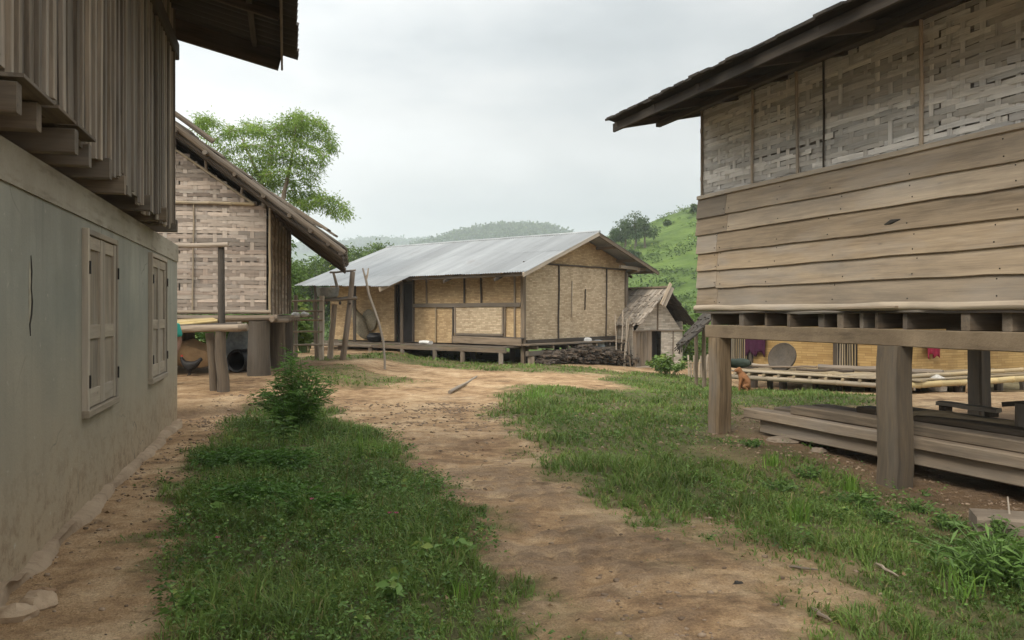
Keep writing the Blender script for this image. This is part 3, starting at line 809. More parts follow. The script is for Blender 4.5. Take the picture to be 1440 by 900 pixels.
# windows
def window(s0, s1, z0, z1):
    fr = MB(); t = 0.046
    o = 0.022
    fr.bar(LP(s0, o, z0), LP(s0, o, z1), 0.05, t, Ld); fr.bar(LP(s1, o, z0), LP(s1, o, z1), 0.05, t, Ld)
    fr.bar(LP(s0 + t / 2, o, z1 - t / 2), LP(s1 - t / 2, o, z1 - t / 2), 0.048, t, UP)
    wdw = fr.build("window", "wood_window", lh)
    sl_ = one("bar", LP(s0 - 0.025, 0.026, z0 - 0.028), LP(s1 + 0.025, 0.026, z0 - 0.028), 0.056, 0.056, UP)
    sl_.build("sill", "wood_window", wdw)
    mid = (s0 + s1) / 2
    for a, b in ((s0 + t / 2 + 0.006, mid - 0.004), (mid + 0.004, s1 - t / 2 - 0.006)):
        sh = MB(); st = 0.085; zb, zt = z0 + 0.012, z1 - t - 0.006; o2 = 0.016
        lean = jit(0.004)
        sh.bar(LP(a + st / 2, o2, zb), LP(a + st / 2, o2 + lean, zt), 0.03, st, Ld, tint=0.5)
        sh.bar(LP(b - st / 2, o2 + 0.002, zb), LP(b - st / 2, o2 + 0.002 + lean, zt), 0.03, st, Ld, tint=0.42)
        zm = zb + (zt - zb) * 0.44
        for zr, hh in ((zb + 0.07, 0.14), (zm, 0.11), (zt - 0.05, 0.10)):
            sh.bar(LP(a + st - 0.004, o2 - 0.001, zr), LP(b - st + 0.004, o2 - 0.001, zr), 0.028, hh, UP, tint=0.55)
        for q0, q1 in ((zb + 0.13, zm - 0.05), (zm + 0.05, zt - 0.09)):
            sh.bar(LP((a + b) / 2, 0.006, q0), LP((a + b) / 2, 0.006, q1), 0.012, b - a - 2 * st + 0.02, Ld, tint=random.uniform(0.0, 0.35))
        so = sh.build("shutter", "wood_window", wdw)
    for sx in (s0 + 0.012, s1 - 0.012):
        for zq in (z0 + 0.22, z1 - 0.30):
            one("bar", LP(sx, 0.052, zq - 0.05), LP(sx, 0.052, zq + 0.05), 0.012, 0.022, Ld).build("hinge", "iron_black", wdw)
window(1.86, 2.98, 0.80, 2.20)
window(4.97, 6.14, 0.80, 2.235)
# the long crack with its pale scar
cs = 0.52
P = [LP(cs + x, 0.004, z) for x, z in ((0.02, 1.90), (0.035, 1.80), (0.02, 1.70), (0.045, 1.62), (0.03, 1.54), (0.0, 1.48), (0.01, 1.41))]
one("tube", P, [0.002, 0.004, 0.006, 0.004, 0.005, 0.004, 0.002], 6, 0.25).build("crack", "crack_dark", lh)
mm = MB(); mm.slab([LP(cs - 0.005, 0.001, 1.86), LP(cs + 0.018, 0.001, 1.78), LP(cs + 0.03, 0.001, 1.62), LP(cs + 0.0, 0.001, 1.50), LP(cs - 0.02, 0.001, 1.62)], Ln * 0.002)
mm.build("plaster_scar", "crack_pale", lh, smooth=0)
# joists
def s_at(u, o):                                            # where the wall plane at offset o is seen at column u
    k = (u - 720) / F; B = LO + Ln * o
    return (B.x - k * B.y) / (k * Ld.y - Ld.x)
for u in (-70, -30, 27, 66, 105, 131, 154, 179, 211, 233, 252):
    s = s_at(u, 0.25); zt = 2.685 + jit(0.008)
    one("bar", LP(s, -1.2, zt - 0.083), LP(s + jit(0.02), 0.24 + jit(0.03), zt - 0.083), 0.088, 0.150, UP, ch=0.008, seg=3, wob=0.004).build("joist", "wood_grey", lh)
one("bar", LP(-5, -0.3, 2.70), LP(5.2, -0.3, 2.70), 0.9, 0.024, UP).build("floor_board", "wood_dark", lh)
for s0, s1 in ((-0.6, -0.05), (0.02, 0.42), (0.46, 0.95)):
    one("bar", LP(s0, 0.17, 2.70), LP(s1, 0.17, 2.697), 0.22, 0.02, UP).build("floor_board", "wood_grey", lh)
# upright planks with battens
m = MB(); s = -4.9; SE = 5.30
while s < SE:
    wd = random.uniform(0.13, 0.21); e = min(s + wd, SE); mid = (s + e) / 2
    zb = (2.72 if mid < 0.9 else 2.66 - 0.025 * (mid - 0.9)) + jit(0.035)
    if mid > 1.2 and random.random() < 0.25: zb -= random.uniform(0.03, 0.09)
    m.bar(LP(mid, 0.185 + jit(0.006), zb), LP(mid, 0.185 + jit(0.006), 5.16), 0.02, e - s - random.uniform(0.0, 0.012), Ld, ch=0.002, seg=4, wob=0.002, tint=random.random())
    if random.random() < 0.85:
        m.bar(LP(e, 0.209, zb + jit(0.05)), LP(e + jit(0.01), 0.206 + jit(0.004), 5.15), 0.030, random.uniform(0.035, 0.07), Ld, ch=0.003, seg=4, wob=0.003, tint=random.random())
    s = e
m.build("plank_wall", "wood_plank", lh)
m = MB()
m.bar(LP(SE - 0.02, 0.17, 2.6), LP(SE - 0.02, -5, 2.6), 0.03, 0.03, UP)
for k in range(30):
    o = 0.16 - k * 0.17; m.bar(LP(SE, o, 2.6 + jit(0.03)), LP(SE, o, 5.2), 0.165, 0.02, Ld, ch=0.002)
m.build("end_wall", "wood_grey", lh)
# roof of corrugated iron, eave over the lane
RS = 0.24; rs_ = Vector((Ln.x, Ln.y, -RS)).normalized(); rn_ = Vector((Ln.x * RS, Ln.y * RS, 1)).normalized()
def Lroof(o): return 4.80 + RS * (1.62 - o)
roof = MB()
corrugated(roof, LP(-5, -2.4, Lroof(-2.4)), Ld, 10.75, rs_, 4.02 * math.hypot(1, RS), rn_, 0.19, 0.036, 0.95, 4.3)
rs2 = Vector((-Ln.x, -Ln.y, -RS)).normalized(); rn2 = Vector((-Ln.x * RS, -Ln.y * RS, 1)).normalized()
corrugated(roof, LP(-5, -2.4, Lroof(-2.4)), Ld, 10.75, rs2, 3.4, rn2, 0.076, 0.010, 0.76, 4.3)
rf = roof.build("roof", "rusty_zinc", lh, smooth=80)
def raft(s, h=0.15): one("bar", LP(s, -2.3, Lroof(-2.3) - h / 2 - 0.02), LP(s, 1.43, Lroof(1.43) - h / 2 - 0.02), 0.05, h, UP, ch=0.004).build("rafter", "wood_dark", lh)
for s in (5.62, 4.15, 2.7, 1.2, -0.3): raft(s, 0.24 if s > 5 else 0.12)
for o in (1.12, 0.0, -1.0): one("bar", LP(-5, o, Lroof(o) - 0.045), LP(5.72, o, Lroof(o) - 0.045), 0.06, 0.05, UP, ch=0.004).build("purlin", "wood_dark", lh)
one("bar", LP(-5, 1.45, Lroof(1.45) - 0.12), LP(5.72, 1.45, Lroof(1.45) - 0.12), 0.025, 0.20, UP, ch=0.003).build("fascia", "wood_grey", lh)
one("bar", LP(-5, 0.19, 4.72), LP(5.62, 0.19, 4.72), 0.12, 0.20, UP).build("wall_plate", "wood_dark", lh)

# ------------------------------------------------------------------ right: long house on posts
RD = Vector((-0.367, 0.930, 0)).normalized(); RN = Vector((-0.930, -0.367, 0)).normalized()      # away along the wall; out to the lane
RO = Vector((2.69, 10.67, 0))
def RP(s, o, z): return RO - RD * s + RN * o + UP * z      # s grows towards the viewer
rh = thing("stilt_house", RP(3, -2.5, 0), "long grey-brown house on square posts, lapped boards below plaited bamboo, right of the lane", "house")
# posts
def rpost(s, o, wd=0.235, zt=1.23):
    b = RP(s, o, 0); z = gz(b.x, b.y)
    p = one("bar", RP(s, o, z - 0.3), RP(s, o, zt), wd, wd * random.uniform(0.94, 1.04), RD, ch=0.026, seg=9, wob=0.008, taper=0.95)
    p.build("post", "post_wood", rh)
rpost(0.02, -0.01, 0.235); rpost(2.87, 0.0, 0.26); rpost(5.75, -0.01); rpost(8.6, -0.01)
for s in (0.3, 3.1, 5.8, 8.6): rpost(s, -4.35, 0.24)
one("bar", RP(-0.20, -0.01, 1.308), RP(9.2, -0.01, 1.308), 0.14, 0.165, UP, ch=0.008, seg=10, wob=0.003).build("beam", "post_concrete", rh)
one("bar", RP(-0.2, -4.35, 1.308), RP(9.2, -4.35, 1.308), 0.14, 0.165, UP, ch=0.008, seg=6, wob=0.003).build("beam", "wood_dark", rh)
s = -0.12; k = 0
while s < 9:
    one("bar", RP(s, 0.03 + jit(0.03), 1.470), RP(s + jit(0.06), -4.5, 1.470), random.choice((0.03, 0.04, 0.05, 0.09)), 0.155, UP, ch=0.006).build("joist", "wood_grey" if random.random() < 0.25 else "wood_weathered", rh)
    s += random.choice((0.26, 0.34, 0.42, 0.5, 0.66)) + jit(0.04)
m = MB()
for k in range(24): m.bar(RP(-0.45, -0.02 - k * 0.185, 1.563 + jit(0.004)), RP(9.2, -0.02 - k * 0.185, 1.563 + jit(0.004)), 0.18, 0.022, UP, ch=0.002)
m.build("floor", "wood_black", rh)
m = MB()
m.tube([RP(-0.42 + 9.6 * i / 24, 0.055 + jit(0.006), 1.613 + jit(0.008)) for i in range(25)], [0.042 * random.uniform(0.9, 1.1) for _ in range(25)], 10, 0.05)
m.build("sill_log", "wood_pale", rh)
m = MB()
m.tube([RP(-0.40 + 9.6 * i / 24, 0.055 + jit(0.010), 1.560 + jit(0.006)) for i in range(25)], [0.016 * random.uniform(0.6, 1.3) for _ in range(25)], 6, 0.2)
m.build("sill_matting", "thatch", rh)
one("bar", RP(2.25, 0.11, 1.60), RP(3.0, 0.11, 1.607), 0.05, 0.022, UP).build("sill_board", "wood_tan", rh)
# lapped boards
edges = [1.655, 1.895, 2.125, 2.365, 2.615, 2.835, 3.075]
for i in range(6):
    z0, z1 = edges[i], edges[i + 1]
    cut = [0.02, 0.02, 0.02, 0.02, 0.24, 0.20][i] + jit(0.015)
    m = MB()
    def lap(sa, sb, tn, dz=0.0):
        L = sb - sa; g0 = random.random() * 60; seg = max(2, int(L / 0.35)); vv = []; gg = []
        wv = [jit(0.006) for _ in range(seg + 1)]
        for k in range(seg + 1):
            q = sa + L * k / seg; low = z0 - 0.02 + dz + wv[k]; hi_ = z1 + 0.012 + dz
            for o, z in ((0.006, low), (0.042, low), (0.046, low + 0.005), (0.014, hi_), (-0.012, hi_)):
                vv.append(RP(q, o, z)); gg.append((q + g0, z * 1.0 + i * 7.7, o + g0))
        ff = []
        for k in range(seg):
            for j in range(5): ff.append((5 * k + j, 5 * k + 5 + j, 5 * k + 5 + (j + 1) % 5, 5 * k + (j + 1) % 5))
        ff.append((4, 3, 2, 1, 0)); ff.append(tuple(5 * seg + j for j in range(5)))
        m.add(vv, ff, gg, tn)
    lap(-0.44 + jit(0.02), cut - 0.006, random.uniform(0.05, 0.75), jit(0.008))
    lap(cut, 9.2, random.uniform(0.25, 0.95))
    nf = len(m.f)
    for q in [cut - 0.05, cut + 0.06] + [x + jit(0.13) for x in np.arange(1.1, 9, 0.98)]:
        for z in ((z0 + 0.035 + jit(0.01)), (z1 - 0.05 + jit(0.02))) if random.random() < 0.5 else ((z0 + 0.04 + jit(0.012)),):
            o_ = 0.046 - 0.032 * (z - z0) / (z1 - z0); m.ball(RP(q + jit(0.03), o_ + 0.001, z), 0.007, 1, 1, 1, 6)
    lb = m.build("lapped_board", "wood_tan", rh)
    lb.data.materials.append(MATS["iron_black"])                # nail heads
    for k in range(nf, len(m.f)): lb.data.polygons[k].material_index = 1
one("tube", [RP(2.78, 0.036, 2.42), RP(2.86, 0.036, 2.44), RP(2.97, 0.036, 2.455)], [0.006, 0.022, 0.005], 8, 0.3).build("board_hole", "crack_dark", rh)
# plaited upper wall: real strips
def rroof(o): return 4.02 + 0.22 * (1.35 - o)              # height of the roof underside over the wall
m = MB()
weave(m, RP(-0.40, 0.0, 3.10), -RD, UP, RN, 9.6, lambda u: 1.25, 23, 0.0545, 0.165, 0.060, 0.009, gap=-0.14, curl=0.03, miss=0.08)
m.build("plaited_wall", "weave_grey", rh, smooth=0)
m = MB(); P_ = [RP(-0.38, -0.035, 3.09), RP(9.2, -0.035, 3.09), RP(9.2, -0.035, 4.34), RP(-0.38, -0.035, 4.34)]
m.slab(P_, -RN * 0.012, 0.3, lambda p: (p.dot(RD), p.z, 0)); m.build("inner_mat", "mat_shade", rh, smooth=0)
m = MB(); m.bar(RP(-0.42, 0.03, 3.098), RP(9.2, 0.03, 3.098), 0.035, 0.05, UP, seg=12, wob=0.004); m.build("rail", "wood_pale", rh)
for s, r in ((-0.33, 0.017), (0.72, 0.017), (1.52, 0.018), (1.93, 0.012), (3.20, 0.020), (4.6, 0.018), (6.2, 0.018)):
    mm = MB(); mm.pole(RP(s, 0.022, 3.09), RP(s + jit(0.03), 0.022, 4.36), r, 8, 6, 0.005)
    mm.build("batten", "wood_pale" if r > 0.013 else "wood_dark", rh)
# other walls, closed and plain
def board_wall(P0, P1, z0, z1, name, mat, parent, th=0.02, bw=0.2, top=None):
    mb = MB(); P0 = Vector(P0); P1 = Vector(P1); L = (P1 - P0).length; d = (P1 - P0) / L; k = 0.0
    while k < L - 0.01:
        e = min(k + bw, L); c = P0 + d * ((k + e) / 2)
        t = z1 if top is None else top((k + e) / 2 / L)
        mb.bar(c + UP * z0, c + UP * t, th, e - k - 0.004, d, ch=0.002); k = e
    return mb.build(name, mat, parent)
board_wall(RP(-0.42, -0.02, 0), RP(-0.42, -4.5, 0), 1.6, 4.2, "end_wall", "wood_grey", rh, top=lambda k: 4.22 + 0.85 * min(k, 1 - k) * 2)
board_wall(RP(-0.42, -4.5, 0), RP(9.2, -4.5, 0), 1.6, 4.2, "back_wall", "wood_grey", rh)
board_wall(RP(9.2, -0.02, 0), RP(9.2, -4.5, 0), 1.6, 4.2, "end_wall", "wood_grey", rh)
# roof: boards, rafters, shingles with a ragged mossy edge
m = MB(); e0 = -0.62
def roofpt(s, o, dz=0): return RP(s, o, rroof(o) + dz - 0.022 * (0 if s < 0 else 0) + 0.015 * max(0, s))
o = 1.30
while o > -2.35:
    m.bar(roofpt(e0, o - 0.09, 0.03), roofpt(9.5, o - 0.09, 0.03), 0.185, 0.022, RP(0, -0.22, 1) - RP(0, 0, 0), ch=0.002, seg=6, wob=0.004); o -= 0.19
rfo = m.build("roof", "wood_black", rh)
m = MB(); o = 1.34; row = 0
while o > -2.4:
    s = e0 - 0.06
    while s < 9.4:
        wd = random.uniform(0.10, 0.20); L = 0.46 + jit(0.04); oo = o + (jit(0.05) if row == 0 else jit(0.02))
        a = roofpt(s + wd / 2, oo, 0.055 + 0.01 + jit(0.008)); b = roofpt(s + wd / 2, oo - L, 0.055 - 0.012 + 0.02 + jit(0.006))
        m.bar(a, b, wd * 0.96, 0.026, UP, ch=0.003)
        s += wd
    o -= 0.30; row += 1
m.build("shingles", "thatch_dark", rfo)
m = MB(); k = -2.35                                       # far pitch of the roof, beyond the ridge
m.slab([RP(e0, -2.35, rroof(-2.35) + 0.03), RP(9.5, -2.35, rroof(-2.35) + 0.17), RP(9.5, -5.9, rroof(1.2) + 0.1), RP(e0, -5.9, rroof(1.2) - 0.05)], (0, 0, 0.05))
m.build("back_pitch", "thatch_dark", rfo)
s = e0 + 0.10
while s < 9.4:
    one("bar", roofpt(s, 1.22, -0.045), roofpt(s, -2.3, -0.045), 0.06, 0.10, UP, ch=0.004).build("rafter", "wood_dark", rh); s += 0.92
one("bar", roofpt(e0, 1.20, -0.06), roofpt(9.4, 1.20, -0.06), 0.035, 0.11, UP, seg=6, wob=0.006).build("eave_board", "wood_dark", rh)
one("bar", roofpt(e0 + 0.05, 0.55, -0.115), roofpt(9.4, 0.55, -0.115), 0.07, 0.07, UP, seg=6, wob=0.006).build("purlin", "wood_dark", rh)
one("bar", RP(-0.55, 0.0, 4.315), RP(9.3, 0.0, 4.42), 0.09, 0.11, UP).build("wall_plate", "wood_dark", rh)
# ------------------------------------------------------------------ middle: bamboo house with the iron roof
MO = Vector((0.33, 25.0, 0)); Mg = Vector((0.631, 0.776, 0)).normalized(); Ml = Vector((-0.776, 0.631, 0)).normalized()
def MP(s, t, z): return MO + Ml * s + Mg * t + UP * z      # s along the long wall (left), t along the gable (right)
FZ = 0.56
def mroof(t):                                              # underside of the roof across the gable
    return 4.16 - 0.37 * (3 - t) if t <= 3 else 4.16 - 0.285 * (t - 3)
bh = thing("bamboo_house", MP(4.5, 3, 0), "bamboo-walled house with a long grey iron roof, at the end of the lane", "house")
def msu(u, e=0.0): # s on long wall plane (offset t=-e) seen at column u
    k = (u - 720) / F; B = MO - Mg * e
    return (B.x - k * B.y) / (k * Ml.y - Ml.x)
def mtu(u, e=0.0): # t on gable plane (offset s=-e)
    k = (u - 720) / F; B = MO - Ml * e
    return (k * B.y - B.x) / (Mg.x - k * Mg.y)
SL = 9.25
def panel(name, P0, d, L, z0, top, mat, parent, tint=None, nrm=None, th=0.03):
    m = MB(); P0 = Vector(P0); n = max(1, int(L / 0.3)); g0 = random.random() * 30
    vv = []; gg = []
    for i in range(n + 1):
        a = L * i / n; zt = top(a) if callable(top) else top
        for q in (0, 1):
            for z in (z0, zt):
                vv.append(P0 + d * a + UP * z - nrm * (th * q)); gg.append((a + g0, z + g0, 0))
    ff = []
    for i in range(n):
        o = 4 * i
        ff += [(o, o + 4, o + 5, o + 1), (o + 2, o + 3, o + 7, o + 6), (o + 1, o + 5, o + 7, o + 3)]
    ff += [(0, 1, 3, 2), (4 * n, 4 * n + 2, 4 * n + 3, 4 * n + 1)]
    m.add(vv, ff, gg, tint); return m.build(name, mat, parent, smooth=0)
mnl = -Mg; mng = -Ml                                       # outward normals of long wall and gable wall
sd0, sd1 = msu(582), msu(557)                              # door
panel("long_wall", MP(0, 0, 0), Ml, sd0, FZ, 2.98, "mat_brown", bh, 0.5, mnl)
panel("long_wall", MP(sd1, 0, 0), Ml, SL - sd1, FZ, 2.98, "mat_brown", bh, 0.4, mnl)
dr = panel("door", MP(sd0 + 0.02, 0.05, 0), Ml, sd1 - sd0 - 0.04, FZ, 2.55, "opening_dark", bh, 0.5, mnl)
m = MB()
for s in (sd0, sd1): m.bar(MP(s, -0.02, FZ), MP(s, -0.02, 2.9), 0.08, 0.07, Ml)
m.bar(MP(sd0, -0.02, 2.58), MP(sd1, -0.02, 2.58), 0.07, 0.07, UP); m.build("door_frame", "wood_dark", dr)
gt = lambda a: mroof(a) - 0.03
panel("gable_wall", MP(0, 0, 0), Mg, 6.0, FZ + 0.06, 3.10, "mat_pale", bh, 0.45, mng)
m = MB(); g0 = 3.3
P = [MP(-0.004, t, 3.10 if i == 0 else 0) for i, t in enumerate([0])]
pts = [MP(0.0, 0.12, 3.12), MP(0.0, 6.0, 3.12), MP(0.0, 6.0, mroof(6.0)), MP(0.0, 3.0, mroof(3) - 0.02), MP(0.0, 0.12, mroof(0.12))]
m.slab(pts, Ml * 0.03, 0.35, lambda p: (p.dot(Mg), p.z, 0)); m.build("gable_peak", "mat_brown", bh, smooth=0)
panel("back_wall", MP(0, 6.0, 0), Ml, SL, FZ, 3.2, "mat_brown", bh, 0.5, Mg)
panel("end_wall", MP(SL, 0, 0), Mg, 6.0, FZ, 2.95, "mat_brown", bh, 0.5, Ml)
def mb_(name, mat, *bars, parent=bh):
    m = MB()
    for b in bars:
        a = dict(b[4]) if len(b) > 4 else {}
        m.bar(b[0], b[1], b[2], b[3], a.pop("up", UP), **a)
    return m.build(name, mat, parent)
# battens on the gable; the short dark strip imitates an open slit
for u, w_, z0, z1, mt in ((786, 0.055, FZ + .1, 3.1, "wood_dark"), (853, 0.05, FZ + .1, 3.1, "wood_dark"), (823, 0.04, 1.65, 2.35, "wood_dark")):
    t = mtu(u, 0.03); mb_("batten", mt, (MP(-0.03, t - 0.02, z0), MP(-0.03, t + 0.02, z1), 0.03, w_, {"up": Mg, "seg": 6, "wob": 0.008}))
mb_("batten", "wood_tan", (MP(-0.03, mtu(803), 1.4), MP(-0.03, mtu(803) + .02, 2.6), 0.02, 0.03, {"up": Mg}))
mb_("rail", "wood_dark", (MP(-0.035, 0.0, 3.10), MP(-0.035, 6.0, 3.12), 0.04, 0.05, {"seg": 10, "wob": 0.012}))
for t in (0.0, 6.0): mb_("corner_post", "wood_grey", (MP(-0.02, t, -0.6 if t else -0.1), MP(-0.02, t, 3.0), 0.13, 0.13, {"up": Mg, "seg": 5, "wob": 0.006}))
# long wall: rail, battens, framed hatch
mb_("rail", "wood_grey", (MP(0.05, -0.05, 1.80), MP(sd0 - 0.05, -0.05, 1.80), 0.06, 0.13, {"seg": 8, "wob": 0.006}))
for u, z0, z1 in ((653, 1.87, 2.95), (677, 1.87, 2.95), (613, FZ, 1.74), (710, FZ + .1, 1.74), (724, FZ, 2.9), (637, FZ, 1.74), (600, 1.87, 2.9)):
    s = msu(u, 0.03); mb_("batten", "wood_dark" if u in (653, 677, 637) else "bamboo" if u == 613 else "wood_grey", (MP(s, -0.04, z0), MP(s + jit(0.02), -0.04, z1), 0.035, 0.06, {"up": Ml, "seg": 4, "wob": 0.006}))
s0, s1 = msu(707, 0.06), msu(640, 0.06)
hat = mb_("hatch", "wood_grey", (MP(s0, -0.06, 0.86), MP(s1, -0.06, 0.86), 0.05, 0.07), (MP(s0, -0.06, 0.9), MP(s0, -0.06, 1.74), 0.05, 0.06, {"up": Ml}), (MP(s1, -0.06, 0.9), MP(s1, -0.06, 1.74), 0.05, 0.06, {"up": Ml}))
panel("hatch_mat", MP(s0, -0.05, 0), Ml, s1 - s0, 0.88, 1.74, "mat_pale", hat, 0.3, mnl, 0.02)
mb_("apron_board", "wood_grey", (MP(msu(733, .25), -0.25, 0.66), MP(msu(637, .25), -0.25, 0.70), 0.04, 0.22, {"seg": 6, "wob": 0.004}))
mb_("apron_board", "wood_dark", (MP(msu(733, .25), -0.13, 0.78), MP(msu(637, .25), -0.13, 0.80), 0.26, 0.03))
# porch along the long wall
m = MB()
for k in range(6): m.bar(MP(0.02, -0.08 - 0.15 * k, FZ - 0.05 + jit(0.006)), MP(9.2, -0.08 - 0.15 * k, FZ - 0.05 + jit(0.006)), 0.14, 0.035, UP, seg=5, wob=0.006)
m.build("porch_floor", "wood_weathered", bh)
mb_("porch_beam", "wood_weathered", (MP(-0.05, -0.88, FZ - 0.14), MP(9.3, -0.88, FZ - 0.14), 0.08, 0.13, {"seg": 6, "wob": 0.006}))
for s in (0.15, 1.7, 2.9, 4.4, 6.0, 7.5, 9.0):
    b = MP(s, -0.86, 0); mb_("stilt", "wood_grey", (b + UP * (gz(b.x, b.y) - 0.2), b + UP * (FZ - 0.2), 0.14, 0.14))
for s in (0.9, 2.6, 4.4, 6.2, 8.2):
    for t in (0.6, 3.0, 5.8):
        b = MP(s, t, 0); mb_("stilt", "wood_dark", (b + UP * (-0.9), b + UP * (FZ - 0.05), 0.18, 0.18))
m = MB(); m.bar(MP(0.1, 3.0, FZ - 0.08), MP(9.2, 3.0, FZ - 0.08), 5.9, 0.06, UP); m.build("floor", "wood_dark", bh)
# step boards in front of the porch, left
b = MP(7, -1.5, 0); zg = gz(b.x, b.y)
mb_("porch_step", "wood_grey", (MP(5.2, -1.35, zg + 0.19), MP(8.9, -1.45, zg + 0.20), 0.35, 0.05))
for s in (5.4, 7.0, 8.7): mb_("stilt", "wood_grey", (MP(s, -1.38, zg - 0.1), MP(s, -1.38, zg + 0.165), 0.12, 0.12))
# ledge under the gable wall
mb_("gable_ledge", "wood_grey", (MP(-0.24, -0.25, FZ + 0.02), MP(-0.24, 5.75, FZ + 0.02), 0.44, 0.05, {"seg": 6, "wob": 0.006}))
mb_("gable_ledge", "wood_dark", (MP(-0.06, 0.1, FZ + 0.10), MP(-0.06, 5.3, FZ + 0.12), 0.06, 0.12))
mb_("gable_beam", "wood_grey", (MP(-0.36, -0.25, FZ - 0.24), MP(-0.36, 5.65, FZ - 0.24), 0.11, 0.15, {"seg": 6, "wob": 0.006}))
for t in np.arange(0.2, 5.6, 0.82): mb_("ledge_joist", "wood_grey", (MP(-0.42, float(t), FZ - 0.08), MP(0.4, float(t), FZ - 0.08), 0.08, 0.10))
for t in (-0.05, 2.9, 5.5):
    b = MP(-0.36, t, 0); mb_("stilt", "wood_grey", (b + UP * (gz(b.x, b.y) - 0.3), b + UP * (FZ - 0.33), 0.20, 0.16))
# the iron roof
rl = Vector((-Mg.x, -Mg.y, -0.37)).normalized(); nl = Vector((-Mg.x * 0.37, -Mg.y * 0.37, 1)).normalized()
rr = Vector((Mg.x, Mg.y, -0.285)).normalized(); nrr = Vector((Mg.x * 0.285, Mg.y * 0.285, 1)).normalized()
kl = math.hypot(1, 0.37); sx = msu(556, 1.5) + 0.8
def trim(a):                                               # the left half runs on lower over the porch
    return (4.0 * kl) if a < 5.15 else (4.92 - 0.42 * (a - 5.15) / 5.1) * kl
m = MB()
corrugated(m, MP(-0.82, 3.0, 4.20), Ml, 10.25, rl, 4.92 * kl, nl, 0.10, 0.013, 0.80, 2.05, 1.0, trim)
mrf = m.build("roof", "zinc", bh, smooth=80)
m = MB(); corrugated(m, MP(-0.82, 3.0, 4.20), Ml, 10.25, rr, 4.0 * math.hypot(1, .285), nrr, 0.10, 0.013, 0.80, 2.2)
m.build("back_pitch", "zinc", mrf, smooth=80)
m = MB(); m.tube([MP(-0.85 + 10.3 * i / 12, 3.0, 4.215) for i in range(13)], 0.045, 10); m.build("ridge_cap", "zinc", mrf)
for s_ in (-0.80, 9.40):
    mb_("barge_board", "wood_pale", (MP(s_, -1.0, mroof(-1.0) - 0.02), MP(s_, 3.0, mroof(3) - 0.02), 0.05, 0.13, {"seg": 4, "wob": 0.004}))
    mb_("barge_board", "wood_grey", (MP(s_, 3.0, mroof(3) - 0.03), MP(s_, 7.0, mroof(7) - 0.03), 0.05, 0.13, {"seg": 4, "wob": 0.004}))
mb_("barge_board", "wood_pale", (MP(4.36, -1.92, mroof(-1.92) - 0.05), MP(4.36, -0.95, mroof(-0.95) - 0.05), 0.05, 0.13))
for t in (-0.8, 0.6, 1.9, 4.1, 5.4, 6.7): mb_("purlin", "wood_grey", (MP(-0.76, t, mroof(t) - 0.08), MP(9.35, t, mroof(t) - 0.08), 0.09, 0.09))
mb_("tie_beam", "wood_pale", (MP(-0.50, 6.05, 3.10), MP(0.2, 7.0 - 0.4, 3.02), 0.10, 0.12), (MP(-0.45, 4.9, 3.16), MP(-0.45, 6.6, 3.13), 0.09, 0.11))
for s in (0.3, 2.4, 4.5, 6.8, 9.0): mb_("rafter", "wood_dark", (MP(s, -0.98, mroof(-0.98) - 0.15), MP(s, 3, mroof(3) - 0.15), 0.06, 0.09), (MP(s, 3, mroof(3) - 0.15), MP(s, 6.95, mroof(6.95) - 0.15), 0.06, 0.09))
for s in (4.5, 6.9, 9.1):
    mb_("porch_post", "wood_dark", (MP(s, -0.80, FZ - 0.05), MP(s, -0.80, mroof(-0.80) - 0.12), 0.10, 0.10))

# firewood under the gable
m = MB()
for k in range(760):
    t = random.uniform(0.15, 5.5); d = random.uniform(-0.85, 0.1)
    b = MP(-0.30, t, 0); zg = gz(b.x, b.y)
    top = (0.30 + 0.10 * t + 0.05 * math.sin(t * 3.1) if t < 3.0 else 0.46 + 0.05 * math.sin(t * 2.2)) * min(1, (t - 0.05) / 0.5)
    z = zg + random.uniform(0.03, max(0.08, top))
    c = MP(-0.34 + d * 0.5, t, z); L = random.uniform(0.16, 0.5); a = random.uniform(-0.35, 0.35)
    dv = (Ml * math.cos(a) + Mg * math.sin(a) * 1.4 + UP * jit(0.15)).normalized() if random.random() < 0.72 else (Mg + Ml * jit(0.5) + UP * jit(0.2)).normalized()
    m.bar(c - dv * L / 2, c + dv * L / 2, random.uniform(0.035, 0.09), random.uniform(0.03, 0.075), UP + Mg * jit(0.6), ch=0.008)
single("woodpile", m, "bark_fire", "low dark stack of split firewood under the bamboo house gable", "firewood", kind="stuff")
m = MB(); b = MP(-0.16, 3.55, 0); zb = gz(b.x, b.y)
def sackmesh(c, w_, d_, h_, lean=0.0, top=0.5, n=14):
    mb = MB(); prof = [(0.75, 0), (1.0, 0.08), (1.05, 0.3), (1.0, 0.6), (0.85, 0.82), (top, 0.95), (top * 0.5, 1.0)]
    vv = []; ff = []
    for (r, z) in prof:
        for j in range(n):
            th = 2 * math.pi * j / n; q = r * (1 + jit(0.05))
            vv.append((c[0] + w_ / 2 * q * math.cos(th) + lean * z, c[1] + d_ / 2 * q * math.sin(th), c[2] + h_ * z))
    for i in range(len(prof) - 1):
        for j in range(n): ff.append((i * n + j, i * n + (j + 1) % n, (i + 1) * n + (j + 1) % n, (i + 1) * n + j))
    ff.append(tuple(range(n - 1, -1, -1))); ff.append(tuple((len(prof) - 1) * n + j for j in range(n)))
    mb.add(vv, ff); return mb
b = MP(-0.10, 3.35, 0); single("sack", sackmesh((b.x, b.y, gz(b.x, b.y)), 0.42, 0.35, 0.85, 0, 0.8), "white_sack", "pale sack standing behind the firewood under the gable", "sack")
b = MP(-0.10, 3.95, 0); single("sack", sackmesh((b.x, b.y, gz(b.x, b.y)), 0.62, 0.35, 0.80, 0, 0.85), "sack_grey", "dark grey sack standing behind the firewood under the gable", "sack")

